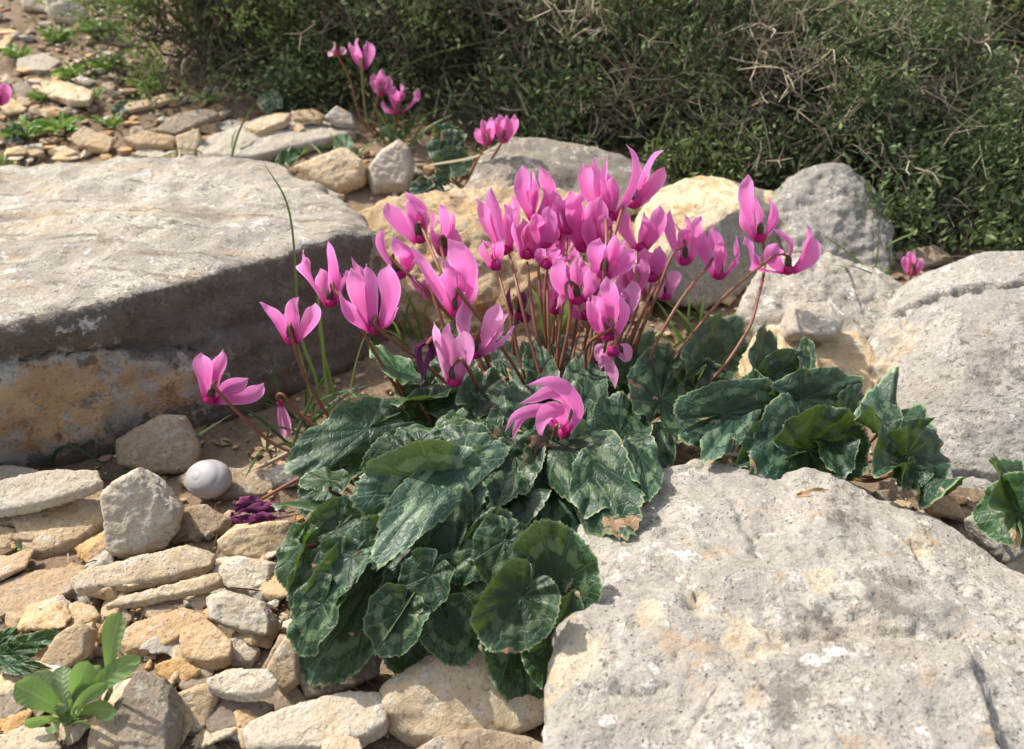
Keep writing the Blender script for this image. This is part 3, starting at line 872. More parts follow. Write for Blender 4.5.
top_f = cr([(-170, 378, .50), (0, 335, .55), (60, 318, .573), (122, 300, .60), (222, 274, .655), (273, 257, .69), (342, 236, .735), (370, 238, .75)])
top_b = [Z(-260, 186, .10), Z(0, 177, .102), Z(130, 162, .105), Z(265, 164, .10), Z(312, 182, .095), Z(352, 214, .092)]
bot_f = [G(-170, 500), G(0, 467), G(130, 442), G(230, 415), G(300, 392), G(368, 352)]
bot_b = [np.array([q[0], q[1] + .02, -0.02]) for q in top_b]
och_poly = [(-60, 385), (0, 372), (60, 360), (112, 362), (118, 385), (95, 412), (40, 425), (0, 440), (-60, 470)]
def slab_fresh(wv, no):
    wide = [(-80, 374), (0, 366), (112, 357), (200, 362), (250, 375), (215, 408), (120, 432), (0, 470), (-80, 490)]
    return np.maximum(pxmask(och_poly, wv, 14) * .62, pxmask(wide, wv, 16) * .54) * (no[:, 1] < -0.1) + np.where((no[:, 2] > .6), 0.22 * np.clip(1 - np.abs(wv[:, 1] - (.60 + .42 * (wv[:, 0] + .28))) / .10, 0, 1), 0)
crk_px = [(-170, 388), (0, 362), (60, 353), (107, 348), (160, 347), (210, 345), (273, 330), (330, 318), (372, 300)]
def onface(x, y):      # point of the front face seen at a pixel
    xs = [-170, 0, 60, 122, 222, 273, 342, 370]; a = np.array(top_f)
    t = np.array([np.interp(x, xs, a[:, k]) for k in range(3)])
    xb = [-170, 0, 130, 230, 300, 368]; b = np.array(bot_f); q = np.array([np.interp(x, xb, b[:, k]) for k in range(3)])
    lo = min(np.linspace(0, 1, 60), key=lambda s: abs(proj((t + (q - t) * s)[None])[1][0] - y))
    return t + (q - t) * lo
cq = [onface(x, y) for (x, y) in crk_px]
up_ = [q + np.array([0, -.001, -.002]) for q in cq]
lw_ = [q + np.array([.001, -.006 - .003 * (i < 4), -.003]) for i, q in enumerate(cq)]
lb_ = [q + np.array([0, -.003, 0]) for q in bot_f]
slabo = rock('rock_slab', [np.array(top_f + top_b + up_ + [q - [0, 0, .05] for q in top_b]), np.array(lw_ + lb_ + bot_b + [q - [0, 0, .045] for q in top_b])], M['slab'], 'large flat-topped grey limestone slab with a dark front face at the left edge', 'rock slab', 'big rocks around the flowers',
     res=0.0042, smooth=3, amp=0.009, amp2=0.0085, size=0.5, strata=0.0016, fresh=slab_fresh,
     dark_mask=lambda wv, no: np.where(no[:, 1] < -0.35, 0.85, 0.15) + 0.25 * (wv[:, 0] > -0.15) * (no[:, 1] < -.35),  # front-turned faces toned darker than the top, more so toward the right
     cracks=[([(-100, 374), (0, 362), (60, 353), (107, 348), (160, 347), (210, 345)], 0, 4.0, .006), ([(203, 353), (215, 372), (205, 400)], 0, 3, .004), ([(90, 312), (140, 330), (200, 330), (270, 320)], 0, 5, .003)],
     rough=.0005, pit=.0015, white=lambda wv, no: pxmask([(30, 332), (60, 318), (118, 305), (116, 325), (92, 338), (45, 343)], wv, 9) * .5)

out_b = [(605, 503), (650, 478), (700, 463), (770, 476), (840, 479), (870, 492), (900, 512), (960, 532), (1000, 560), (1040, 584), (1120, 640)]
tp = [Z(x, y, .058) for (x, y) in out_b] + [Z(582, 527, .054), Z(584, 556, .057), Z(581, 600, .058), Z(560, 690, .055), Z(546, 755, .05), Z(540, 900, .035), Z(830, 900, .05), Z(1150, 860, .045)]
dome = [Z(700, 520, .066), Z(860, 550, .069), Z(930, 600, .069), Z(680, 620, .067), Z(760, 700, .064), Z(620, 600, .062)]
h2 = [Z(795, 648, .071), Z(870, 640, .0715), Z(950, 643, .071), Z(983, 662, .070), Z(1012, 755, .068), Z(990, 840, .06), Z(720, 860, .058), Z(690, 745, .063), Z(742, 668, .067)]
fb = rock('boulder', [np.array(tp + dome + list(low(tp, .97, -.015))), np.array(h2 + list(low(h2, .98, .02)))], M['bould'],
     'broad pale grey lichen-spotted boulder filling the lower right corner', 'boulder', 'big rocks around the flowers', res=0.0021, smooth=2, amp=0.009, amp2=0.0068, size=0.42, rough=.0008, pit=.0032,
     white=lambda wv, no: .66 * np.maximum(pxmask([(782, 660), (800, 651), (830, 646), (862, 655), (846, 664), (826, 668), (812, 671)], wv, 9), .6 * pxmask([(632, 575), (640, 560), (662, 565), (668, 578)], wv, 6)),
     fresh=blobs((Z(825, 585, .069), .012), (Z(752, 642, .067), .013), (Z(648, 624, .062), .009), (Z(700, 600, .066), .006), (Z(925, 538, .068), .011), (Z(575, 680, .05), .018)),
     dark_mask=lambda wv, no: .8 * blobs((Z(785, 678, .068), .022), (Z(820, 630, .069), .02), (Z(870, 600, .07), .02), (Z(905, 590, .07), .018), (Z(705, 600, .066), .009), (Z(840, 515, .066), .02))(wv, no),
     cracks=[([Z(975, 660, .069), Z(995, 700, .068), Z(1012, 750, .067), Z(1015, 800, .065)], 0, .005, .009),
             ([(585, 690), (640, 700), (668, 690)], 0, 3, .004), ([(905, 545), (935, 580), (985, 600), (1030, 640)], 0, 4, .005), ([(700, 470), (742, 520), (760, 560)], 0, 5, .003), ([(788, 640), (870, 634), (960, 640)], 0, 6, .003), ([(640, 560), (690, 585), (700, 610)], 0, 3.5, .004), ([Z(690, 606, .066), Z(698, 612, .066), Z(702, 600, .066)], 0, .006, .008), ([Z(700, 640, .066), Z(755, 655, .066), Z(800, 648, .068)], 0, .008, .003)])

rb = cr([(866, 348, .675), (904, 309, .70), (913, 284, .715), (940, 269, .72), (985, 256, .715), (1045, 249, .70), (1130, 250, .68), (1130, 505, .50), (1035, 486, .525), (972, 503, .515),
         (930, 484, .53), (900, 453, .56), (880, 405, .61), (872, 372, .65), (960, 325, .635), (1005, 296, .655), (925, 300, .68), (1060, 330, .61), (930, 400, .59), (1000, 420, .565)])
rbb = [np.array([q[0] + .01, q[1] + .07, q[2] - .05]) for q in rb[1:7]] + [np.array([q[0], q[1], -.02]) for q in rb[7:14]] + [np.array([q[0], q[1] + .08, -.01]) for q in rb[:7]]
rock('boulder', [np.array(rb + rbb)], M['bould'], 'rounded pale boulder with a long crack across its top at the right edge', 'boulder', 'big rocks around the flowers', res=0.0020, smooth=3, amp=0.010, amp2=0.006, size=0.34, rough=.0006, pit=.0022,
     fresh=lambda wv, no: blobs((P(905, 345, .66), .022), (P(885, 380, .64), .02))(wv, no) * .8,
     dark_mask=lambda wv, no: .6 * blobs((P(1000, 380, .6), .05), (P(960, 440, .57), .035), (P(1010, 330, .63), .03))(wv, no),
     cracks=[([(893, 316), (908, 311), (925, 304), (945, 297), (985, 289), (1045, 287)], 0, 3.2, .016), ([(955, 476), (985, 479), (1015, 488)], 0, 3, .006), ([(872, 392), (890, 360), (905, 318)], 0, 5, .004)])

m2 = cr([(352, 222, 0.815), (383, 203, 0.845), (440, 197, 0.855), (520, 191, 0.865), (600, 201, 0.855), (645, 232, 0.825), (395, 240, 0.785), (500, 232, 0.785), (605, 255, 0.775), (366, 288, 0.745), (420, 335, 0.730), (540, 338, 0.730), (650, 315, 0.745), (450, 290, 0.745), (560, 290, 0.745)])
rock('boulder', [np.array(m2 + [np.array([q[0], q[1] + .1, 0.0]) for q in m2[:6]])], M['sand'], 'sandy ochre boulder directly behind the pink blossoms', 'boulder', 'big rocks around the flowers', res=0.0030, amp=0.03, amp2=0.024, size=0.2, smooth=2, rough=.0008, pit=.003)

m3t = [(641, 208, 0.810), (659, 191, 0.850), (688, 180, 0.880), (711, 175, 0.900), (742, 196, 0.855)]
m3r = [(738, 208, 0.835), (706, 228, 0.800), (677, 253, 0.770), (650, 262, 0.750)]
m3b = [(771, 196, 0.890), (796, 198, 0.905), (803, 212, 0.890), (796, 240, 0.850), (753, 266, 0.810), (731, 300, 0.770), (702, 308, 0.750), (666, 302, 0.740), (640, 285, 0.740)]
m3 = cr(m3t + m3r + m3b)
cream_poly = [(620, 215), (655, 185), (690, 172), (715, 168), (748, 194), (739, 209), (706, 229), (677, 254), (650, 266), (625, 270)]
def m3fresh(wv, no):
    x, y = proj(wv); e = in_poly(x, y, cream_poly) & (no[:, 2] > -.2)
    e2 = in_poly(x, y, [(764, 188), (800, 190), (800, 202), (775, 204), (764, 203)])
    return np.where(e | e2, .95, 0.0)
rock('boulder', [np.array(m3 + [np.array([q[0], q[1] + .09, 0.01]) for q in m3])], M['split'], 'split boulder with a fresh cream top and a grey side right of the blossoms', 'boulder', 'big rocks around the flowers', res=0.0026, amp=0.008, amp2=0.007, size=0.2, smooth=1, fresh=m3fresh, rough=.0005, pit=.001)

m1 = cr([(470, 190, 0.930), (484, 156, 0.965), (512, 137, 0.980), (560, 141, 0.980), (620, 156, 0.970), (664, 180, 0.950), (676, 205, 0.920), (600, 222, 0.900), (500, 212, 0.900), (462, 203, 0.910), (560, 170, 0.935), (500, 172, 0.930)])
rock('boulder', [np.array(m1 + [np.array([q[0], q[1] + .1, 0.03]) for q in m1[:7]])], M['grey_shaded'], 'long low grey boulder at the foot of the thorny bush', 'boulder', 'big rocks around the flowers', res=0.004, amp=0.012, amp2=0.012, size=0.2)
m1b = cr([(452, 205, .90), (468, 186, .925), (500, 172, .935), (517, 178, .93), (505, 196, .90), (480, 212, .885)])
rock('boulder', [np.array(m1b + [q + np.array([0, .05, -.05]) for q in m1b])], M['brown'], 'brown rock step below the long grey boulder', 'rock', 'big rocks around the flowers', res=0.003, amp=0.02, amp2=0.02, size=.08)
m4 = cr([(776, 205, 0.855), (792, 178, 0.880), (812, 166, 0.890), (846, 165, 0.892), (858, 179, 0.890), (881, 198, 0.880), (891, 225, 0.855), (893, 262, 0.820), (888, 286, 0.800), (830, 280, 0.795), (795, 255, 0.805), (840, 205, 0.850)])
rock('boulder', [np.array(m4 + [np.array([q[0], q[1] + .09, 0.02]) for q in m4])], M['grey'], 'upright grey boulder under the overhanging bush at right', 'boulder', 'big rocks around the flowers', res=0.0028, amp=0.016, amp2=0.016, size=.16, rough=.0007, pit=.002)
m5 = cr([(744, 314, 0.700), (756, 272, 0.745), (780, 255, 0.770), (830, 255, 0.780), (880, 275, 0.770), (911, 292, 0.750), (908, 322, 0.710), (870, 340, 0.685), (800, 345, 0.680), (760, 336, 0.685), (820, 285, 0.735)])
rock('boulder', [np.array(m5 + [np.array([q[0], q[1] + .03, -0.01]) for q in m5])], M['grey'], 'low rounded boulder between the upright grey one and the right boulder', 'boulder', 'big rocks around the flowers', res=0.0028, amp=0.02, amp2=0.016, size=.15, rough=.0007, pit=.002)
m7 = cr([(750, 345, .665), (762, 328, .68), (792, 320, .685), (830, 326, .685), (862, 336, .68), (878, 358, .66), (880, 400, .62), (850, 410, .61), (785, 405, .61), (750, 375, .64), (810, 345, .66)])
rock('boulder', [np.array(m7 + [np.array([q[0], q[1] + .03, -0.01]) for q in m7])], M['cream'], 'warm tan boulder behind the right-hand clump of dark leaves', 'boulder', 'big rocks around the flowers', res=0.0026, amp=0.022, amp2=0.018, size=.12, rough=.0007, pit=.002)
m6 = cr([(786, 325, .665), (796, 304, .68), (832, 304, .68), (844, 322, .665), (836, 336, .65), (790, 334, .655)])
rock('stone', [np.array(m6 + [q + np.array([0, .03, -.03]) for q in m6])], M['pale'], 'small whitish rock lying on the low rounded boulder', 'stone', 'loose stones among the plants', res=0.0024, amp=0.03, amp2=0.02)

# ---------------------------------------------------------------- loose stones, front left (outlines in two enlarged views)
def c1(o): return [(x / 2.4233, 440 + y / 2.4233) for (x, y) in o]
def c2(o): return [(200 + x / 2.695, 600 + y / 2.695) for (x, y) in o]
def c3(o): return [(x / 2.56, y / 2.56) for (x, y) in o]
FRONT = [
 ([(-20, 62), (60, 63), (95, 73), (40, 100), (-20, 110)], 'pale', 'thin pale stone behind the flat cream stone at the left edge', dict(tilt=25, lift=.012)),
 ([(30, 195), (100, 165), (230, 112), (262, 125), (264, 190), (215, 232), (190, 262), (110, 292), (60, 278)], 'tan', 'tan stone carrying the flat cream stone', dict(tilt=48, lift=.0)),
 ([(-15, 100), (60, 83), (150, 75), (235, 73), (247, 100), (190, 130), (100, 165), (-15, 187)], 'pale', 'flat cream stone topmost in the pile at the left edge', dict(tilt=22, lift=.022, thick=.3)),
 ([(250, 120), (290, 95), (340, 65), (375, 100), (435, 170), (425, 230), (400, 262), (300, 290), (272, 262), (262, 180)], 'pale', 'pointed upright pale stone left of the snail shell', dict(tilt=58, lift=.004, bulge=.24)),
 ([(420, 165), (500, 155), (562, 195), (552, 225), (480, 245), (410, 255)], 'brown', 'grey-brown stone leaning against the pointed pale stone', dict(tilt=40)),
 ([(-10, 350), (60, 320), (200, 303), (222, 325), (150, 378), (95, 405), (80, 452), (-10, 445)], 'ochre', 'broad ochre slab at the left edge beside the long flat stone', dict(tilt=24, thick=.35)),
 ([(170, 348), (230, 320), (360, 275), (460, 253), (522, 275), (508, 307), (400, 347), (280, 368), (190, 374)], 'cream', 'longest flat cream stone in the pile', dict(tilt=30, lift=.010, thick=.35)),
 ([(255, 412), (330, 380), (440, 345), (530, 320), (538, 340), (450, 377), (330, 404)], 'cream', 'narrow flat cream stone just below the longest one', dict(tilt=30, lift=.008, thick=.35)),
 ([(60, 478), (105, 432), (190, 388), (228, 402), (242, 432), (200, 464), (110, 485)], 'tan', 'tan plate stone above the leafy seedling', dict(tilt=26)),
 ([(90, 548), (140, 470), (190, 438), (220, 460), (217, 522), (150, 565)], 'tan', 'rounded tan stone behind the leafy seedling', dict(tilt=42, lift=.006)),
 ([(282, 500), (330, 440), (440, 405), (517, 427), (460, 458), (400, 512), (310, 525)], 'ochre', 'orange slab stone under the narrow cream stone', dict(tilt=28, lift=.003)),
 ([(437, 455), (505, 433), (562, 505), (557, 542), (500, 555), (440, 532)], 'ochre', 'bright orange stone in the middle of the pile', dict(tilt=36, lift=.005)),
 ([(372, 548), (440, 525), (487, 565), (442, 603), (385, 583)], 'ochre', 'small orange stone above the large grey one', dict(tilt=34, lift=.003)),
 ([(500, 382), (545, 363), (640, 393), (674, 440), (662, 472), (600, 474), (508, 432)], 'pale', 'chunky lichen-crusted grey stone beside the hanging leaves', dict(tilt=45, lift=.008, bulge=.22)),
 ([(528, 245), (560, 215), (640, 200), (705, 193), (705, 272), (640, 288), (545, 283)], 'cream', 'rounded cream stone below the wilted purple flower', dict(tilt=40, lift=.006)),
 ([(515, 305), (590, 282), (668, 300), (663, 352), (600, 378), (515, 350)], 'pale', 'pale grey stone under the rounded cream stone', dict(tilt=34)),
 ([(440, 375), (520, 340), (560, 372), (510, 402), (450, 412)], 'pale', 'flat grey stone at the right end of the narrow cream stone', dict(tilt=26)),
 ([(428, 612), (500, 588), (535, 612), (503, 692), (470, 715), (428, 655)], 'tan', 'tan stone between the large grey stone and the small white one', dict(tilt=42)),
 ([(498, 700), (540, 622), (600, 632), (665, 638), (640, 670), (570, 725), (508, 728)], 'brown', 'smooth brown stone under the small white stone', dict(tilt=44)),
 ([(500, 578), (560, 552), (650, 555), (672, 585), (657, 617), (590, 632), (505, 612)], 'pale', 'small white stone lying on the smooth brown stone', dict(tilt=36, lift=.016, bulge=.2)),
 ([(275, 648), (330, 558), (400, 578), (432, 640), (444, 692), (425, 775), (290, 775)], 'brown', 'large grey stone right of the leafy seedling', dict(tilt=46, bulge=.2)),
 ([(215, 722), (300, 650), (373, 680), (330, 760), (225, 765)], 'tan', 'tan stone in front of the leafy seedling', dict(tilt=34, lift=.004)),
 ([(-15, 722), (60, 690), (130, 700), (148, 760), (-15, 775)], 'cream', 'cream stone in the bottom left corner', dict(tilt=30, lift=.003)),
 ([(540, 480), (600, 478), (632, 510), (610, 550), (560, 545)], 'pale', 'grey wedge stone right of the bright orange stone', dict(tilt=40)),
 ([(175, 272), (225, 228), (262, 225), (268, 242), (232, 275)], 'brown', 'small brown stone under the tan stone of the pile', dict(tilt=30)),
 ([(-12, 280), (30, 280), (40, 310), (20, 342), (-12, 346)], 'ochre', 'small ochre stone cut by the left edge', dict(tilt=40)),
 ([(-12, 205), (40, 215), (52, 258), (0, 278), (-12, 275)], 'tan', 'tan stone at the left edge below the flat cream stone', dict(tilt=40)),
 ([(0, 610), (50, 600), (62, 660), (20, 690), (-12, 680)], 'brown', 'brown stone left of the leafy seedling', dict(tilt=36)),
 ([(640, 560), (690, 480), (725, 470), (728, 590), (690, 620)], 'tan', 'tan shard leaning beneath the brown-spotted leaf', dict(tilt=52, lift=.006)),
 ([(230, 480), (262, 425), (275, 430), (255, 492), (235, 500)], 'ochre', 'thin ochre splinter standing beside the orange slab', dict(tilt=50, lift=.004)),
 ([(430, 95), (470, 60), (640, 70), (690, 100), (640, 140), (500, 145)], 'brown', 'flat grey-brown stone under the snail shell', dict(tilt=16, lift=.0, thick=.4)),
 ([(640, 80), (690, 55), (745, 62), (740, 100), (690, 112), (645, 105)], 'pale', 'small pale stone beside the left-hand leaf tip', dict(tilt=40, lift=.006)),
]
BACKM = [
 ([(115, 378), (160, 330), (300, 268), (400, 243), (482, 248), (505, 300), (500, 352), (430, 398), (300, 425), (130, 420)], 'pale', 'large pale stone at the bottom edge left of centre', dict(tilt=30, lift=.006)),
 ([(470, 275), (510, 215), (590, 160), (720, 112), (800, 128), (880, 238), (965, 285), (925, 335), (850, 365), (740, 372), (640, 400), (555, 395), (508, 345)], 'cream', 'beige rock with a small hole beneath the drooping front leaves', dict(tilt=40, lift=.0, bulge=.13)),
 ([(262, 195), (380, 148), (495, 138), (485, 205), (380, 245), (285, 272)], 'brown', 'shaded grey stone under the hanging left leaves', dict(tilt=40)),
 ([(545, 430), (640, 368), (760, 343), (900, 378), (965, 405), (960, 450), (560, 450)], 'tan', 'low tan stone at the bottom edge in front of the beige rock', dict(tilt=26, lift=.006)),
 ([(165, 185), (215, 95), (252, 98), (258, 150), (245, 232), (205, 250)], 'brown', 'brown stone under the leaf with brown edges', dict(tilt=50)),
 ([(330, 375), (370, 358), (430, 372), (440, 420), (330, 420)], 'cream', 'small cream stone resting against the large pale one at the bottom edge', dict(tilt=40, lift=.012)),
]
BACK = [
 ([(90, 222), (150, 203), (240, 238), (228, 270), (180, 267), (100, 237)], 'cream', 'cream plate among the weeds at upper left', dict(tilt=34, lift=.01)),
 ([(120, -8), (225, -8), (218, 40), (190, 62), (140, 57), (118, 30)], 'pale', 'whitish rock at the top edge left of the shrub', dict(tilt=55)),
 ([(50, -8), (120, -8), (122, 30), (60, 25)], 'pale', 'smaller whitish rock beside the one at the top edge', dict(tilt=50)),
 ([(45, 150), (110, 135), (157, 160), (122, 188), (45, 187)], 'pale', 'grey stone above the cream plate at upper left', dict(tilt=30)),
 ([(305, 272), (380, 253), (385, 275), (330, 288)], 'cream', 'slim cream stone in the upper left scree', dict(tilt=30, lift=.006)),
 ([(388, 252), (440, 236), (448, 257), (400, 273)], 'cream', 'small cream stone close to the shrub foot', dict(tilt=34, lift=.006)),
 ([(395, 345), (460, 288), (530, 278), (562, 290), (500, 325), (450, 350)], 'brown', 'long grey-brown stone in the middle of the upper scree', dict(tilt=32, lift=.006)),
 ([(180, 352), (215, 323), (292, 360), (283, 378), (200, 380)], 'tan', 'flat tan stone in the upper left scree', dict(tilt=30, lift=.004)),
 ([(315, 362), (370, 338), (453, 350), (443, 378), (350, 381)], 'ochre', 'reddish stone next to the upright cream one', dict(tilt=30, lift=.006)),
 ([(450, 348), (510, 328), (518, 360), (502, 405), (458, 408)], 'cream', 'upright cream stone at the back edge of the slab', dict(tilt=60)),
 ([(505, 400), (560, 350), (640, 312), (690, 295), (800, 300), (900, 320), (910, 335), (860, 355), (760, 375), (640, 420), (520, 422)], 'pale', 'broad pale rock behind the slab with stones lying on it', dict(tilt=34, lift=.0)),
 ([(625, 335), (690, 295), (745, 290), (715, 325), (660, 350)], 'cream', 'cream stone on the left end of the broad pale rock', dict(tilt=34, lift=.016)),
 ([(745, 285), (800, 278), (832, 295), (820, 315), (755, 310)], 'tan', 'tan stone on the middle of the broad pale rock', dict(tilt=36, lift=.02)),
 ([(830, 300), (862, 270), (905, 295), (915, 330), (860, 322)], 'grey', 'grey knobbly stone on the right end of the broad pale rock', dict(tilt=45, lift=.016)),
 ([(738, 330), (762, 315), (782, 325), (765, 342)], 'cream', 'pebble in front of the stones on the broad pale rock', dict(tilt=36, lift=.014)),
 ([(752, 428), (800, 405), (890, 383), (943, 430), (932, 472), (870, 504), (800, 462)], 'cream', 'rounded cream stone behind the corner of the slab', dict(tilt=46, bulge=.24)),
 ([(940, 440), (970, 390), (1022, 355), (1048, 378), (1062, 440), (1045, 490), (955, 500)], 'pale', 'pointed white stone next to the rounded cream one', dict(tilt=56, bulge=.24)),
 ([(700, 480), (760, 465), (830, 480), (880, 510), (800, 530)], 'pale', 'grey chip at the slab corner below the rounded cream stone', dict(tilt=26)),
 ([(60, 372), (110, 365), (108, 397), (58, 398)], 'pale', 'pale stone left of the reddish gravel behind the slab', dict(tilt=40)),
 ([(120, 385), (165, 372), (200, 392), (160, 408)], 'cream', 'cream stone beside the reddish gravel behind the slab', dict(tilt=36)),
 ([(450, 372), (520, 360), (560, 385), (500, 398)], 'grey', 'grey stone wedged right of the upright cream one', dict(tilt=36)),
 ([(335, 395), (380, 378), (435, 395), (400, 412)], 'pale', 'flat pale stone below the reddish stone', dict(tilt=28)),
 ([(545, 330), (590, 305), (640, 315), (600, 345)], 'grey', 'grey stone above the broad pale rock', dict(tilt=40)),
 ([(550, 245), (575, 232), (600, 240), (585, 252)], 'cream', 'cream pebble in the shade of the shrub', dict(tilt=36)),
 ([(30, 215), (70, 205), (90, 250), (50, 265)], 'brown', 'brown stone left of the cream plate', dict(tilt=40)),
 ([(235, 220), (290, 208), (295, 232), (245, 240)], 'tan', 'tan stone right of the cream plate', dict(tilt=36)),
 ([(0, 440), (40, 425), (55, 445), (10, 460)], 'cream', 'cream stone on the slab edge at far left', dict(tilt=30)),
]
UPRIGHT = ('pointed', 'chunky', 'shard leaning', 'splinter', 'large grey stone', 'upright', 'rounded', 'knobbly', 'beige rock', 'shaded', 'brown stone under the leaf', 'whitish rock', 'rounded tan')
for tbl, cv in ((FRONT, c1), (BACKM, c2), (BACK, c3)):
    for n_, (ol, m, lab, kw) in enumerate(tbl):
        if any(u in lab for u in UPRIGHT): stone(cv(ol), M[m], lab, **kw)
        else: shard(cv(ol), M[m], lab, e=.13 if 'flat' in lab else .18, tilt=8 + (n_ * 7) % 17, tw=(n_ * 11) % 17 - 8, lift=kw.get('lift', 0.0))
RIGHT = [
 ([(918, 495), (935, 485), (957, 498), (966, 522), (930, 514)], 'tan', 'brownish stone in the gap between the two right-hand boulders', dict(tilt=46, lift=.004)),
 ([(964, 520), (980, 511), (1006, 528), (1030, 552), (1008, 566), (985, 548)], 'grey', 'grey stone in front of the leaves at the right edge', dict(tilt=34, lift=.03)),
 ([(1003, 566), (1030, 556), (1034, 585), (1012, 578)], 'cream', 'cream chip at the right edge on the lower boulder', dict(tilt=40, lift=.04)),
 ([(872, 492), (895, 488), (905, 503), (880, 508)], 'brown', 'small dark stone below the crinkled right-hand leaf', dict(tilt=36)),
 ([(115, 440), (160, 416), (186, 415), (200, 445), (198, 472), (150, 475), (118, 465)], 'tan', 'shaded tan stone against the dark face of the slab', dict(tilt=58, lift=.0)),
 ([(905, 250), (935, 246), (955, 262), (915, 270)], 'brown', 'dark stone under the bush behind the right boulder', dict(tilt=40)),
 ([(1000, -5), (1030, -5), (1030, 22), (1004, 15)], 'pale', 'pale rock in the top right corner', dict(tilt=50, lift=.25)),
]
for (ol, m, lab, kw) in RIGHT[:-1]:
    stone(ol, M[m], lab, **kw)

# small loose stones: a dozen built shapes, copied and scattered on the ground
def little(seed, mat):
    rs = np.random.RandomState(seed)
    n = 9
    v = rs.normal(size=(n, 3)); v /= np.linalg.norm(v, axis=1)[:, None]
    v *= np.array([1.0, 0.75, 0.27]) * rs.uniform(0.8, 1.25, n)[:, None] * 0.01
    return rock('stone', [v + np.array([0, 0, .004])], mat, None, None, res=0.0007, smooth=1, amp=.015, amp2=.010, seed=seed)
kinds = ['cream', 'tan', 'ochre', 'pale', 'brown', 'grey', 'tan', 'ochre', 'cream', 'brown', 'pale', 'tan']
WORD = {'cream': 'cream', 'tan': 'tan', 'ochre': 'orange-ochre', 'pale': 'whitish', 'brown': 'brown', 'grey': 'grey'}
protos = [(little(100 + i, M[m]), m) for i, m in enumerate(kinds)]
used = set()
def scatter(n, box, smin, smax, where, group, seed, avoid=None):
    rs = np.random.RandomState(seed)
    for i in range(n):
        for _ in range(30):
            x = rs.uniform(box[0], box[2]); y = rs.uniform(box[1], box[3])
            if avoid is None or not avoid(x, y): break
        q = G(x, y); k = rs.randint(len(protos)); o, m = protos[k]
        if k in used:
            o = o.copy(); col.objects.link(o)
        used.add(k)
        s = rs.uniform(smin, smax)
        o.location = (q[0], q[1], gz(q[0], q[1]) + 0.001)
        o.rotation_euler = (rs.uniform(-.35, .35), rs.uniform(-.35, .35), rs.uniform(0, 6.28)); o.scale = (s, s * rs.uniform(.8, 1.1), s * rs.uniform(.8, 1.3))
        tag(o, 'small %s stone among the %s' % (WORD[m], where), 'stone', group)
scatter(75, (-5, 520, 290, 749), 1.0, 2.2, 'bigger slabs of the front left pile', 'middling stones of the front left pile', 8)
scatter(45, (-5, 555, 290, 749), .45, 1.15, 'flat slabs of the front left pile', 'small stones of the front left pile', 3)
scatter(78, (-5, 8, 330, 160), .8, 2.2, 'scree behind the large slab', 'small stones of the scree behind the slab', 4, lambda x, y: y < 20 + 0.55 * max(0, x - 60) or x > 250 and y < 105)
scatter(12, (640, 430, 960, 520), .5, 1.0, 'shaded soil right of the leaves', 'small stones in the gap between the boulders', 5)
scatter(12, (560, 180, 900, 330), .6, 1.5, 'rear boulders', 'small stones between the rear boulders', 6)

def gravel():
    rs = np.random.RandomState(9)
    V = []; Fc = []; n0 = 0
    base = bmesh.new(); bmesh.ops.create_icosphere(base, subdivisions=1, radius=1.0)
    bv = np.array([v.co[:] for v in base.verts]); bf = [tuple(v.index for v in f.verts) for f in base.faces]; base.free()
    N = 15000
    xs = rs.uniform(-.85, .75, N); ys = .27 + 1.5 * rs.rand(N) ** 1.35
    keep = (np.abs(xs) < 0.62 * ys + .12) & ((fbm(np.stack([xs * 14, ys * 14, xs * 0], 1), 2) > -.25) | (rs.rand(N) < .3))
    xs = xs[keep]; ys = ys[keep]; zs = gzv(xs, ys)
    for x, y, z in zip(xs, ys, zs):
        s = .0009 + .0042 * rs.rand() ** 2.2 * (1 + 1.1 * (y > .8))
        v = np.sign(bv) * np.abs(bv) ** .8 * rs.uniform(.55, 1.3, (len(bv), 1)) * np.array([1, rs.uniform(.45, 1), rs.uniform(.25, .7)]) * s
        a = rs.uniform(0, 6.28); c, d = math.cos(a), math.sin(a)
        v = v @ np.array([[c, d, 0], [-d, c, 0], [rs.uniform(-.5, .5), rs.uniform(-.5, .5), 1]])
        V.append(v + np.array([x, y, z + .0005 + s * .25])); Fc += [tuple(i + n0 for i in f) for f in bf]; n0 += len(bv)
    k = NT('gravel_chips'); r = k.n('NewGeometry').outputs['Random Per Island']
    ramp = k.n('ValToRGB'); el = ramp.color_ramp.elements
    el[0].position = 0; el[0].color = (.20, .14, .09, 1); el[1].position = 1; el[1].color = (.50, .42, .31, 1)
    for p_, c_ in ((.3, (.34, .24, .14, 1)), (.5, (.46, .28, .13, 1)), (.75, (.36, .31, .24, 1))):
        e = el.new(p_); e.color = c_
    k.set(ramp.inputs[0], r)
    m = k.done(k.bsdf(ramp.outputs[0], .95, None, .2))
    o = mesh_obj('gravel', np.concatenate(V), Fc, m, None, np.zeros(3), False)
    tag(o, 'fine limestone gravel and chips between the stones', 'gravel', kind='stuff')
gravel()

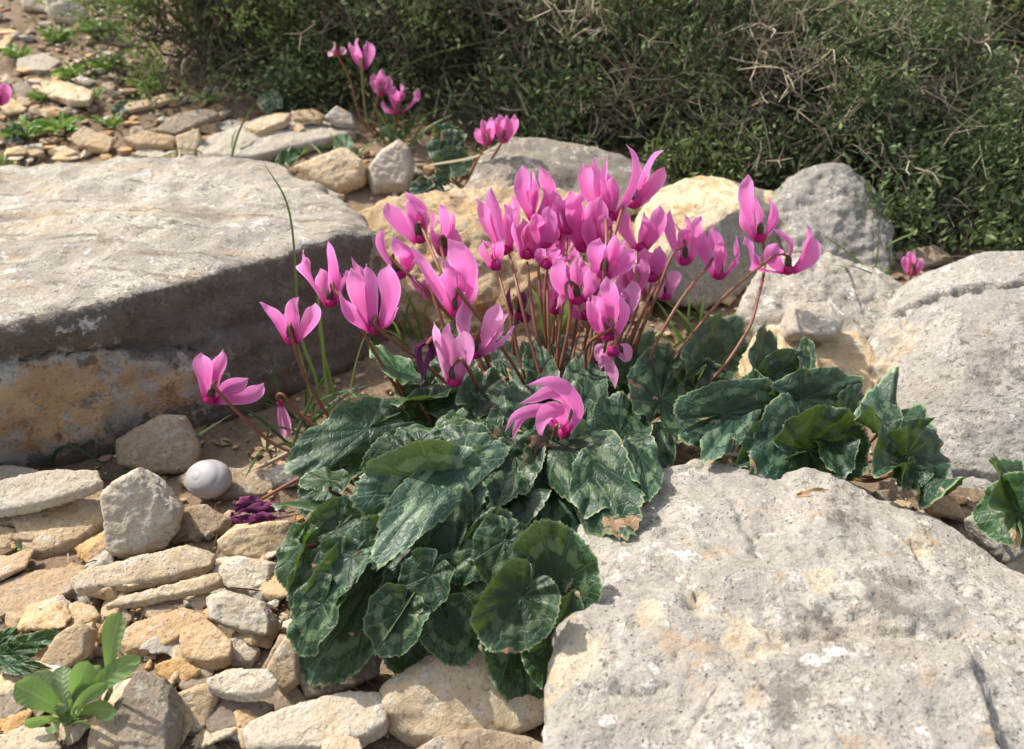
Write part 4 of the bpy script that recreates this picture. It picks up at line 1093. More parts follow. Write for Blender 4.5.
def litter():
    """dry grass bits, leaf flakes and little roots lying between the stones"""
    rs = np.random.RandomState(19); m = MB()
    for i in range(1500):
        y = .28 + 1.0 * rs.rand() ** 1.3; x = rs.uniform(-.62, .62) * (y + .1)
        p = np.array([x, y, gz(x, y) + rs.uniform(.001, .005)]); a = rs.uniform(0, 6.28); L = rs.uniform(.004, .022)
        dv = np.array([math.cos(a), math.sin(a), rs.uniform(-.15, .25)]) * L
        if rs.rand() < .7:
            m.tube([p, p + dv * .5 + rs.normal(size=3) * .0015, p + dv], [.0005, .0006, .0003], 3, False)
        else:
            s = np.cross(dv, [0, 0, 1]) * rs.uniform(.08, .2) + [0, 0, .0006]
            m.add([p, p + dv * .5 + s + [0, 0, .001], p + dv, p + dv * .5 - s], [(0, 1, 2, 3)])
    k = NT('dry_litter'); r = k.n('NewGeometry').outputs['Random Per Island']
    c = k.mix(r, (.08, .05, .03), (.33, .25, .15))
    tag(m.obj('litter', k.done(k.bsdf(c, .9, None, .2)), None, False, np.zeros(3)), 'dry grass bits and leaf flakes between the stones', 'litter', kind='stuff')
litter()
# ---------------------------------------------------------------- the cyclamens
def zM(py): return float(np.interp(py, [320, 360, 420, 470, 520, 570, 620, 670, 720], [.042, .048, .056, .064, .068, .060, .044, .026, .010]))
def LP(px, py, dz=0.0): return Z(px, py, zM(py) + dz)
C0 = Z(525, 436, .018)
main = empty('cyclamen', tuple(C0 * [1, 1, 0] + [0, 0, gz(C0[0], C0[1])]), 'big pink-flowered wild cyclamen with many blossoms and silver-marked leaves in the middle', 'flowering plant', 'wild cyclamens')
Cc = lambda x=0, y=0: C0 + np.array([x, y, 0])

# leaves: A(petiole point) T(tip) width_px, heights above the mound, facing hint, side curls, midrib curl
D = (0.0, -.45, .9)
LV = [
 # front drapes
 dict(A=(440, 484), T=(348, 502), W=92, a=.026, t=.020, N=(-.15, -.75, .7), kl=.15, kr=.55, ks=.25, wave=.9, m='leaf_s'),
 dict(A=(458, 468), T=(366, 546), W=66, a=.034, t=.028, N=(-.25, -.2, .95), kl=-.7, kr=.5, ks=-.3, wave=.6, m='leaf_s'),
 dict(A=(368, 428), T=(283, 462), W=66, a=.014, t=.008, N=(-.2, -.45, .9), kl=-1.3, kr=.3, ks=-.25, wave=.9, m='leaf_s'),
 dict(A=(345, 508), T=(270, 493), W=44, a=.0, t=.004, N=(-.1, .5, .9), kl=-.5, kr=-.4, ks=-.2, m='leaf_g'),
 dict(A=(338, 528), T=(290, 572), W=62, a=.008, t=.004, N=(-.5, -.6, .6), kl=.3, kr=.9, ks=-.35, m='leaf'),
 dict(A=(335, 572), T=(285, 628), W=66, a=.010, t=.006, N=(-.35, -.65, .65), kl=.4, kr=.3, ks=-.4, wave=1.3, m='leaf'),
 dict(A=(372, 580), T=(300, 690), W=112, a=.004, t=.0, N=(.1, -.7, .7), kl=.85, kr=.5, ks=-.35, wave=.9, m='leaf'),
 dict(A=(455, 556), T=(392, 682), W=128, a=.010, t=.004, N=(-.05, -.75, .65), kl=-.15, kr=-.2, ks=-.35, wave=.8, m='leaf'),
 dict(A=(522, 596), T=(487, 652), W=86, a=.028, t=.028, N=(-.25, -.85, .5), kl=.25, kr=.9, ks=.35, wave=.8, m='leaf'),
 dict(A=(556, 583), T=(536, 512), W=88, a=.014, t=.030, N=(.15, -.9, .45), kl=.25, kr=.35, ks=.5, wave=.8, m='leaf', shape='round'),
 dict(A=(548, 645), T=(578, 594), W=52, a=.012, t=.020, N=(.3, -.8, .6), kl=.3, kr=.2, ks=-.2, m='leaf_g'),
 dict(A=(520, 622), T=(532, 718), W=92, a=.006, t=.006, N=(.1, -.8, .6), kl=.25, kr=.5, ks=-.3, wave=.8, m='leaf'),
 dict(A=(505, 482), T=(448, 552), W=100, a=.008, t=.002, N=(0, -.6, .8), kl=.2, kr=.2, ks=-.3, m='leaf_r'),
 dict(A=(486, 548), T=(436, 572), W=56, a=.012, t=.012, N=(.1, -.4, .9), kl=-.3, kr=-.3, ks=-.5, m='leaf'),
 dict(A=(430, 520), T=(400, 600), W=80, a=.0, t=-.004, N=(0, -.6, .8), kl=.2, kr=.2, ks=-.2, m='leaf_r'),
 dict(A=(570, 448), T=(636, 512), W=92, a=.020, t=.022, N=(.2, -.45, .85), kl=.2, kr=-.9, ks=-.5, wave=1.0, m='leaf'),
 dict(A=(565, 462), T=(545, 540), W=96, a=.004, t=.0, N=(.1, -.6, .8), kl=.1, kr=.2, ks=-.4, m='leaf_r'),
 dict(A=(560, 452), T=(505, 470), W=64, a=.012, t=.014, N=(0, -.5, .9), kl=-.6, kr=.2, ks=-.3, m='leaf'),
 dict(A=(612, 440), T=(655, 490), W=70, a=.012, t=.012, N=(.35, -.7, .6), kl=.2, kr=-.3, ks=-.4, m='leaf'),
 dict(A=(600, 428), T=(570, 470), W=78, a=.010, t=.010, N=(0, -.5, .85), kl=.2, kr=.3, ks=-.3, m='leaf'),
 dict(A=(640, 430), T=(668, 462), W=58, a=.004, t=.0, N=(.3, -.6, .7), kl=-.2, kr=.2, ks=-.4, m='leaf_r'),
 dict(A=(661, 400), T=(672, 350), W=78, a=.012, t=.016, N=(.05, -.85, .5), kl=.15, kr=.2, ks=.15, m='leaf', shape='round', wave=.7),
 # behind and among the stems
 dict(A=(420, 398), T=(348, 405), W=50, a=.016, t=.014, N=(-.1, .55, .8), kl=-.4, kr=-.3, ks=.2, m='leaf_g'),
 dict(A=(400, 372), T=(372, 346), W=36, a=.018, t=.022, N=(-.3, .8, .5), kl=-.2, kr=.2, ks=.1, m='leaf_g'),
 dict(A=(455, 404), T=(415, 394), W=40, a=.016, t=.014, N=(-.1, -.5, .85), kl=.2, kr=.2, ks=-.3, m='leaf_r'),
 dict(A=(478, 418), T=(424, 424), W=46, a=.016, t=.012, N=(0, .35, .9), kl=-.5, kr=.2, ks=-.3, m='leaf_g'),
 dict(A=(420, 442), T=(385, 438), W=50, a=.012, t=.008, N=(-.1, -.4, .9), kl=.2, kr=-.4, ks=-.3, m='leaf'),
 dict(A=(470, 455), T=(440, 430), W=60, a=.010, t=.012, N=(0, -.6, .8), kl=.2, kr=.3, ks=.1, m='leaf_r'),
 dict(A=(478, 400), T=(498, 374), W=44, a=.020, t=.022, N=(0, -.75, .6), kl=.2, kr=.2, ks=.1, m='leaf_s'),
 dict(A=(545, 370), T=(556, 338), W=54, a=.018, t=.022, N=(.1, -.85, .5), kl=.2, kr=.1, ks=.2, m='leaf_s'),
 dict(A=(538, 375), T=(520, 348), W=46, a=.020, t=.022, N=(-.1, -.8, .6), kl=.2, kr=.1, ks=.2, m='leaf_s'),
 dict(A=(512, 428), T=(516, 392), W=52, a=.014, t=.020, N=(-.1, -.8, .6), kl=.3, kr=.1, ks=.2, m='leaf'),
 dict(A=(585, 400), T=(582, 360), W=50, a=.018, t=.022, N=(.1, -.85, .5), kl=.1, kr=.1, ks=.2, m='leaf_s'),
 dict(A=(577, 420), T=(574, 388), W=42, a=.016, t=.022, N=(.1, -.8, .5), kl=.3, kr=.2, ks=.2, m='leaf'),
 dict(A=(620, 432), T=(618, 398), W=60, a=.014, t=.020, N=(.1, -.8, .5), kl=.2, kr=.2, ks=.2, m='leaf_r'),
 dict(A=(636, 376), T=(650, 336), W=58, a=.012, t=.016, N=(.1, -.5, .8), kl=.1, kr=.2, ks=.1, m='leaf_g'),
 dict(A=(500, 360), T=(480, 335), W=40, a=.014, t=.018, N=(0, -.7, .7), kl=.1, kr=.2, ks=.1, m='leaf_r'),
 dict(A=(460, 378), T=(440, 350), W=44, a=.010, t=.014, N=(0, -.7, .7), kl=.1, kr=.2, ks=.1, m='leaf_r'),
 dict(A=(470, 412), T=(438, 400), W=50, a=.008, t=.006, N=(0, -.4, .9), m='leaf_r'),
 dict(A=(430, 410), T=(400, 425), W=56, a=.0, t=-.004, N=(0, -.4, .9), m='leaf_r'),
 dict(A=(520, 400), T=(485, 430), W=60, a=.004, t=.0, N=(0, -.4, .9), m='leaf_r'),
 dict(A=(540, 405), T=(540, 372), W=56, a=.006, t=.010, N=(0, -.6, .8), m='leaf'),
 dict(A=(600, 395), T=(612, 362), W=50, a=.008, t=.012, N=(.1, -.6, .8), m='leaf_r'),
 dict(A=(480, 385), T=(455, 362), W=46, a=.004, t=.006, N=(-.1, -.5, .8), m='leaf_r'),
 dict(A=(430, 385), T=(395, 390), W=44, a=.002, t=.002, N=(-.1, -.5, .8), m='leaf_r'),
 dict(A=(390, 430), T=(345, 440), W=54, a=-.002, t=-.006, N=(-.1, -.5, .8), m='leaf_r'),
 dict(A=(560, 420), T=(545, 450), W=46, a=.004, t=.006, N=(0, -.6, .8), kl=.1, kr=.2, ks=-.3, m='leaf_r'),
 dict(A=(400, 470), T=(350, 470), W=60, a=.0, t=-.004, N=(0, -.5, .85), kl=.1, kr=.2, ks=-.3, m='leaf_r'),
 dict(A=(340, 470), T=(300, 505), W=50, a=-.01, t=-.014, N=(-.2, -.5, .8), kl=.1, kr=.2, ks=-.3, m='leaf_r'),
 dict(A=(540, 470), T=(600, 530), W=90, a=-.004, t=-.004, N=(0, -.6, .8), kl=.1, kr=.2, ks=-.3, m='leaf_r'),
 dict(A=(480, 500), T=(520, 570), W=100, a=-.004, t=-.006, N=(0, -.6, .8), kl=.1, kr=.2, ks=-.3, m='leaf_r'),
 dict(A=(400, 540), T=(330, 600), W=100, a=-.006, t=-.010, N=(-.2, -.6, .8), kl=.1, kr=.2, ks=-.3, m='leaf_r'),
 # smaller overlapping leaves filling the mound
 dict(A=(322, 604), T=(292, 655), W=58, a=.012, t=.008, N=(-.4, -.6, .7), m='leaf'),
 dict(A=(352, 556), T=(318, 590), W=62, a=.014, t=.012, N=(-.3, -.4, .85), m='leaf_s'),
 dict(A=(300, 545), T=(282, 590), W=46, a=.010, t=.006, N=(-.6, -.4, .7), kl=.6, m='leaf_g'),
 dict(A=(400, 612), T=(376, 655), W=66, a=.014, t=.010, N=(-.2, -.7, .7), m='leaf'),
 dict(A=(448, 620), T=(462, 668), W=64, a=.012, t=.008, N=(.1, -.8, .6), m='leaf'),
 dict(A=(430, 574), T=(408, 612), W=60, a=.018, t=.014, N=(-.2, -.5, .8), m='leaf_r'),
 dict(A=(505, 540), T=(488, 582), W=62, a=.020, t=.016, N=(-.1, -.6, .75), m='leaf'),
 dict(A=(545, 545), T=(566, 588), W=58, a=.016, t=.016, N=(.3, -.7, .6), m='leaf_g'),
 dict(A=(480, 452), T=(452, 478), W=56, a=.018, t=.014, N=(-.2, -.3, .9), m='leaf'),
 dict(A=(515, 455), T=(500, 500), W=64, a=.016, t=.010, N=(0, -.5, .85), m='leaf'),
 dict(A=(405, 448), T=(372, 468), W=58, a=.016, t=.012, N=(-.3, -.3, .9), m='leaf'),
 dict(A=(330, 480), T=(296, 478), W=40, a=.010, t=.008, N=(-.2, .3, .9), kl=-.4, m='leaf_g'),
 dict(A=(545, 655), T=(560, 695), W=50, a=.010, t=.010, N=(.3, -.7, .6), m='leaf_g'),
 dict(A=(600, 470), T=(590, 512), W=60, a=.016, t=.010, N=(.1, -.5, .85), m='leaf'),
 dict(A=(640, 455), T=(652, 492), W=46, a=.016, t=.012, N=(.4, -.5, .8), m='leaf'),
 dict(A=(395, 500), T=(365, 520), W=56, a=.022, t=.014, N=(-.3, -.3, .9), m='leaf_s'),
 dict(A=(536, 430), T=(560, 412), W=48, a=.014, t=.020, N=(.1, -.7, .7), m='leaf'),
 dict(A=(590, 448), T=(612, 424), W=50, a=.012, t=.018, N=(.1, -.7, .7), m='leaf_s'),
]
def put_leaves(root, table, crown, seed0=0, petiole=True):
    for i, l in enumerate(table):
        A = LP(l['A'][0], l['A'][1], l['a']); T = LP(l['T'][0], l['T'][1], l['t'])
        Wm = l['W'] * .95 * depth((A + T) / 2) / F
        add_leaf(root, A, T, Wm, l['N'], crown, M[l['m']], petiole, kl=l.get('kl', .2) * 1.3, kr=l.get('kr', .2) * 1.3, ks=l.get('ks', -.2) * 1.3, wave=l.get('wave', .85) * 1.1, shape=l.get('shape', 'heart'), seed=seed0 + i)
put_leaves(main, LV, Cc(0, 0.005) + [0, 0, -.01], 10)

FL = [  # Y, mouth px, petals, stem px, options
 (.548, (209, 401), [(202, 353, 24, -2, -3), (223, 349, 19, 3, 2), (264, 383, 20, -2, 6), (216, 356, 14, 7, 0)], [(216, 389), (246, 420), (282, 448), (345, 462)]),
 (.560, (291, 342), [(260, 302, 17, -1, 2), (299, 297, 17, 2, -2), (315, 303, 20, -3, 5), (286, 312, 13, 6, 0)], [(291, 334), (305, 376), (331, 420), (360, 450)]),
 (.585, (331, 305), [(303, 250, 20, -2, -5, 20), (328, 241, 15, 3, 3), (347, 270, 20, 3, 3), (337, 268, 15, 6, 0)], [(335, 290), (349, 308), (379, 360), (414, 412), (450, 440)]),
 (.560, (375, 331), [(339, 291, 25, -4, -8), (351, 268, 26, 4, -2), (366, 264, 30, -2, -2), (389, 264, 27, -3, 9), (400, 306, 12, -7, 6)], [(379, 329), (427, 366), (478, 412), (505, 440)]),
 (.615, (399, 277), [(351, 256, 8, -2, -14), (360, 266, 8, -3, -9), (384, 228, 13, 4, -6), (395, 236, 24, -1, 10), (410, 250, 14, 4, 4)], [(394, 261), (424, 289), (459, 326), (485, 352), (505, 400)]),
 (.640, (421, 241), [(387, 202, 25, -3, -5), (411, 199, 20, 4, 3), (404, 191, 10, 8, 12), (420, 208, 14, 3, 2)], [(424, 232), (440, 270), (468, 330), (495, 400)]),
 (.630, (443, 254), [(431, 210, 19, -3, -6), (439, 202, 17, 3, 3), (457, 229, 18, 2, 4), (452, 210, 6, 6, 4)], [(441, 246), (455, 300), (480, 360), (505, 410)]),
 (.552, (457, 315), [(411, 247, 30, -3, -4), (448, 239, 33, -3, 14), (440, 258, 20, 5, 0), (468, 276, 20, 3, 6)], [(461, 295), (500, 345), (527, 390), (535, 425)]),
 (.527, (454, 384), [(434, 322, 21, 1, -4), (449, 323, 19, 4, 0), (463, 331, 28, -4, 5)], [(465, 364), (486, 402), (500, 440), (520, 460)], dict(mat='petal_pale')),
 (.545, (472, 356), [(464, 292, 22, 2, -6), (499, 303, 22, -1, 4), (514, 326, 25, -1, 8), (509, 313, 12, 4, 4)], [(478, 336), (485, 356), (500, 396), (518, 440)], dict(mat='petal_pale')),
 (.640, (506, 252), [(476, 198, 15, -1, -4), (491, 187, 15, 2, -2), (511, 194, 13, 4, 4), (482, 240, 6, -5, -3), (504, 204, 20, 0, 2)], [(509, 254), (518, 290), (530, 340), (545, 400)], dict(hook=False)),
 (.630, (527, 257), [(516, 208, 22, -3, -6), (546, 212, 22, -3, 7), (530, 222, 18, 4, 0)], [(527, 262), (534, 320), (545, 370), (555, 420)], dict(hook=False)),
 (.655, (535, 220), [(522, 165, 18, -2, -7), (533, 172, 16, 3, 0), (538, 164, 18, -2, 14), (553, 190, 22, -3, 6)], [(536, 224), (540, 290), (548, 350), (552, 410)], dict(hook=False)),
 (.660, (556, 238), [(557, 192, 18, 1, 0), (570, 200, 22, -2, 6), (546, 205, 20, -1, -4)], [(557, 245), (556, 300), (552, 360), (556, 415)], dict(hook=False)),
 (.645, (583, 250), [(580, 190, 28, -4, -4), (601, 196, 20, -2, 7), (568, 202, 20, 2, -5), (590, 200, 18, 5, 0)], [(584, 256), (578, 310), (570, 370), (568, 420)], dict(hook=False)),
 (.665, (603, 214), [(583, 163, 19, -2, -5), (596, 157, 18, 3, 0), (604, 174, 22, -1, 5)], [(604, 204), (606, 250), (592, 330), (582, 410)]),
 (.650, (611, 219), [(626, 144, 23, -4, 12), (608, 155, 17, 3, -4), (600, 180, 18, 0, -4)], [(611, 224), (606, 262), (600, 330), (588, 410)], dict(hook=False)),
 (.665, (632, 206), [(664, 150, 16, -1, -2), (665, 167, 16, -3, 4), (640, 164, 14, 4, 0), (648, 182, 18, -3, 2)], [(626, 197), (617, 226), (608, 262), (596, 340), (585, 415)]),
 (.650, (641, 250), [(624, 209, 20, -2, -5), (644, 212, 13, 4, 0), (660, 205, 19, -3, 6)], [(638, 252), (636, 290), (620, 340), (606, 410)], dict(hook=False)),
 (.655, (684, 263), [(670, 210, 13, -2, -4), (684, 214, 8, 4, 3), (701, 216, 20, -3, 6), (688, 226, 17, 0, -2)], [(684, 246), (673, 254), (660, 285), (640, 335), (618, 400)]),
 (.650, (719, 277), [(704, 230, 13, -2, -7), (713, 225, 16, 2, 2), (736, 233, 9, -2, 10), (722, 240, 22, -4, 2)], [(708, 266), (683, 297), (655, 345), (625, 410)]),
 (.690, (760, 240), [(748, 174, 22, -3, -4), (767, 196, 11, 2, 6), (741, 202, 10, 5, -8), (770, 200, 8, 5, 10)], [(765, 264), (758, 298), (745, 335), (700, 390)]),
 (.665, (788, 272), [(745, 236, 18, -2, -16), (814, 236, 22, -2, 9), (772, 228, 6, 6, 12), (777, 243, 24, -3, -9), (806, 222, 8, 2, 8)], [(767, 261), (723, 298), (681, 350), (640, 405)]),
 (.640, (664, 268), [(650, 270, 19, -3, -5)], [(662, 275), (648, 300), (625, 352), (606, 410)], dict(hook=False, mouth=.5)),
 (.640, (666, 298), [(671, 270, 17, -2, 5), (659, 272, 18, -3, -5), (664, 276, 15, 3, 0)], [(663, 280), (650, 310), (632, 350), (612, 410)], dict(mat='petal_pale')),
 (.700, (640, 292), [(646, 254, 12, 0, 3), (655, 262, 8, -2, 4), (637, 262, 10, 2, 0)], [(642, 270), (636, 310), (620, 350), (604, 410)], dict(mat='petal_white')),
 (.585, (578, 302), [(556, 258, 25, -4, -6), (580, 257, 11, 2, -3), (590, 268, 20, 2, 6), (556, 309, 11, -3, 12)], [(566, 290), (570, 320), (560, 370), (552, 420)]),
 (.590, (602, 276), [(600, 238, 22, -1, -5), (615, 234, 15, 1, 3), (636, 250, 24, -3, 5), (626, 241, 14, 4, 0)], [(604, 270), (602, 320), (588, 370), (576, 425)]),
 (.555, (609, 338), [(588, 298, 23, -3, -6), (606, 276, 21, -2, 6), (621, 293, 24, -4, 6), (600, 290, 16, 3, -2)], [(612, 328), (588, 345), (586, 380), (584, 432)]),
 (.610, (546, 266), [(541, 248, 12, -1, -4), (556, 246, 12, -2, 3), (566, 256, 12, 0, 4), (535, 256, 10, 0, 0)], [(546, 270), (545, 310), (548, 370), (550, 420)], dict(hook=False)),
 (.610, (586, 318), [(577, 296, 16, -2, -3), (573, 306, 12, 0, -4), (592, 296, 16, -1, 4)], [(583, 322), (574, 350), (568, 390), (562, 425)], dict(hook=False)),
 (.660, (561, 262), [(549, 224, 18, -2, -5), (566, 222, 18, -2, 3), (577, 238, 15, 1, 5), (558, 228, 14, 4, 0)], [(562, 264), (560, 310), (556, 370), (556, 420)], dict(hook=False)),
 (.625, (629, 300), [(618, 264, 17, -2, -5), (641, 258, 18, -2, 5), (630, 262, 14, 3, 0)], [(627, 296), (622, 330), (606, 370), (592, 420)], {}),
 (.600, (571, 292), [(562, 254, 16, -2, -4), (577, 250, 17, -2, 4), (568, 262, 14, 3, 0)], [(573, 288), (568, 330), (560, 380), (556, 425)], {}),
 (.640, (598, 256), [(590, 216, 16, -2, -4), (606, 212, 17, -1, 4), (612, 224, 14, 2, 4)], [(600, 260), (596, 310), (584, 370), (576, 420)], dict(hook=False)),
 (.630, (545, 246), [(536, 212, 16, -2, -4), (549, 206, 18, -2, 3), (556, 222, 13, 3, 4)], [(546, 250), (548, 310), (550, 370), (552, 420)], dict(hook=False)),
 (.585, (624, 318), [(616, 282, 16, -2, -4), (632, 280, 17, -2, 5), (624, 288, 13, 3, 0)], [(624, 312), (614, 345), (600, 385), (588, 430)], dict(mat='petal_pale')),
 (.615, (556, 312), [(547, 280, 15, -2, -4), (561, 277, 16, -2, 4), (553, 286, 12, 3, 0)], [(556, 316), (556, 350), (554, 390), (552, 425)], dict(hook=False)),
 (.635, (652, 280), [(644, 248, 14, -2, -4), (660, 246, 15, -2, 4), (652, 252, 12, 3, 0)], [(651, 284), (640, 320), (620, 370), (600, 420)], dict(hook=False)),
 (.610, (592, 292), [(584, 260, 15, -3, -4), (598, 256, 16, -2, 4), (606, 268, 12, 2, 4)], [(594, 296), (588, 330), (576, 380), (566, 425)], dict(hook=False)),
 (.620, (496, 268), [(484, 240, 14, -1, -3), (500, 236, 15, -2, 4), (492, 242, 12, 3, 0)], [(498, 272), (508, 310), (520, 360), (532, 415)], dict(hook=False)),
 (.645, (567, 232), [(557, 196, 15, -1, -4), (572, 190, 16, -1, 4), (564, 200, 13, 3, 0)], [(567, 236), (564, 290), (558, 350), (556, 415)], dict(hook=False)),
 (.600, (437, 297), [(413, 274, 17, 2, -4), (421, 286, 14, 3, -3), (432, 278, 15, 2, 0)], [(432, 292), (446, 330), (478, 385), (505, 430)], dict(mouth=.7)),
 (.620, (517, 318), [(512, 284, 12, -2, -4), (520, 292, 14, 0, 3), (527, 312, 11, -2, 5), (509, 330, 8, -1, 0)], [(516, 305), (513, 340), (515, 380), (518, 425)], dict(mat='petal_wilt')),
]
for i, f in enumerate(FL):
    kw = f[4] if len(f) > 4 else {}
    flower(main, f[0], f[1], f[2], f[3], Cc((f[3][-1][0] - 520) * .0003, .01 * ((i % 5) - 2)), seed=i, **kw)

# the big nodding blossom at the front with curling petals
def free_flower(root, Y, base, petals, stem, crown, mat, label=None, seed=0, mouth=0.9):
    """petals as pixel paths ((x, y, dY_mm)..., width, cup)"""
    B = P(base[0], base[1], Y); px = depth(B) / F
    fl = flower(root, Y, base, [], None, crown, mouth=mouth)  if False else None
    mr = 0.0045 * mouth; V = []; f = []; ns = 16
    ax = nrm([0.1, 0.3, 1])
    e1 = nrm(np.cross(ax, [0, 1, .2])); e2 = np.cross(ax, e1)
    pr = [(.4, -.2), (.9, -.35), (1.05, .2), (.85, 1.0), (.3, 1.5)]
    for (q, z) in pr:
        for k in range(ns):
            a = 2 * math.pi * k / ns; V.append(B + (e1 * math.cos(a) + e2 * math.sin(a)) * q * mr + ax * z * mr)
    f = [(i * ns + k, i * ns + (k + 1) % ns, (i + 1) * ns + (k + 1) % ns, (i + 1) * ns + k) for i in range(len(pr) - 1) for k in range(ns)]
    fl = part('flower', V, f, M['mouth'] if mat != 'petal_wilt' else M['petal_wilt'], root)
    if label: fl['label'] = label
    for i, (path, W, cup, tw) in enumerate(petals):
        add_petal(fl, [P(x, y, Y + d * .001) for (x, y, d) in path], W * px, TOCAM + np.array([.1 * (i - 2), 0, .1]), M[mat], cup=cup, twist=tw, ripple=.03, seed=seed + i)
    if stem:
        m = MB(); n = len(stem)
        pts = [P(s[0], s[1], (Y - .003 - .012 * (len(stem) == 4 and i > 0)) * (1 - t) + crown[1] * t) for s, t in ((s, i / n) for i, s in enumerate(stem))] + [np.asarray(crown)]
        cp = catmull(pts, 7); m.tube(cp, np.linspace(.0011, .0015, len(cp)), 7); m.obj('stem', M['stem'], fl)
    return fl
free_flower(main, .478, (563, 437), [
  ([(566, 434, 0), (578, 412, -4), (566, 390, -5), (548, 381, -4), (527, 385, -2)], 16, .3, (0, 10)),
  ([(563, 428, 2), (566, 402, 2), (551, 392, 1), (536, 398, 0), (519, 404, -2)], 14, .3, (0, -15)),
  ([(557, 424, 0), (550, 410, -4), (532, 410, -6), (514, 417, -8), (505, 432, -9)], 12, .35, (0, 10)),
  ([(555, 428, 3), (540, 414, 2), (524, 416, 1), (516, 428, 0), (512, 443, -1)], 9, .3, (0, 10)),
  ([(566, 432, -5), (562, 414, -9), (550, 412, -11), (542, 424, -12), (541, 440, -12)], 20, .35, (0, -10))],
  [(557, 425), (553, 440), (555, 458), (561, 472)], Z(575, 470, .03), 'petal', 'large nodding blossom with drooping curled petals', 3)
free_flower(main, .545, (613, 352), [
  ([(610, 352, 0), (600, 358, -2), (599, 348, -3), (605, 344, -2)], 10, .4, (0, 20)),
  ([(616, 352, 0), (626, 358, -2), (627, 348, -3), (620, 344, -2)], 10, .4, (0, -20)),
  ([(612, 354, -2), (610, 366, -4), (614, 376, -4), (615, 389, -3)], 13, .4, (0, 10)),
  ([(609, 354, -2), (602, 362, -3), (600, 370, -2)], 8, .3, (0, 30))],
  [(614, 348), (616, 338), (612, 330), (604, 350), (594, 420)], Cc(.012, .01), 'petal_pale', 'pink blossom curled inward and hanging', 4)
free_flower(main, .535, (428, 343), [
  ([(426, 342, 0), (418, 348, -1), (417, 362, -1), (421, 376, -1), (420, 390, -1)], 10, .8, (0, 60)),
  ([(429, 343, 0), (432, 352, -2), (428, 364, -2), (424, 380, -2)], 9, .9, (0, -60)),
  ([(423, 341, 2), (416, 346, 1), (415, 354, 1), (420, 366, 0)], 8, .8, (20, 80)),
  ([(430, 342, 2), (434, 350, 1), (431, 362, 0)], 7, .8, (0, 50))],
  [(427, 344), (433, 338), (436, 350), (470, 395)], Cc(-.01, 0), 'petal_wilt', 'wilted crumpled purple blossom hanging down', 5, .6)
free_flower(main, .575, (280, 404), [
  ([(280, 404, 0), (283, 416, -1), (286, 428, -1), (290, 439, 0)], 11, .7, (0, 20)),
  ([(279, 404, 1), (280, 416, 0), (283, 432, 0), (284, 440, 1)], 8, .6, (0, -20))],
  [(280, 403), (277, 397), (283, 395), (300, 415), (335, 440), (380, 460)], Cc(-.02, 0), 'petal_pale', 'faded narrow pink blossom hanging beside the slab', 6, .5)
free_flower(main, .60, (600, 322), [([(600, 322, 0), (602, 336, 0), (603, 350, 0), (602, 362, 0)], 6, .6, (0, 30))], [(600, 322), (604, 300), (602, 330), (590, 410)], Cc(.01, .01), 'petal_white', 'thin faded closed bud', 7, .4)
# long prostrate leaf stalks lying out to the left
m = MB(); m.tube(catmull([Z(372, 456, .05), Z(330, 466, .045), Z(300, 478, .035), Z(262, 499, .02)], 8), np.linspace(.0016, .0012, 25), 7); m.obj('leaf_stalk', M['stem'], main)

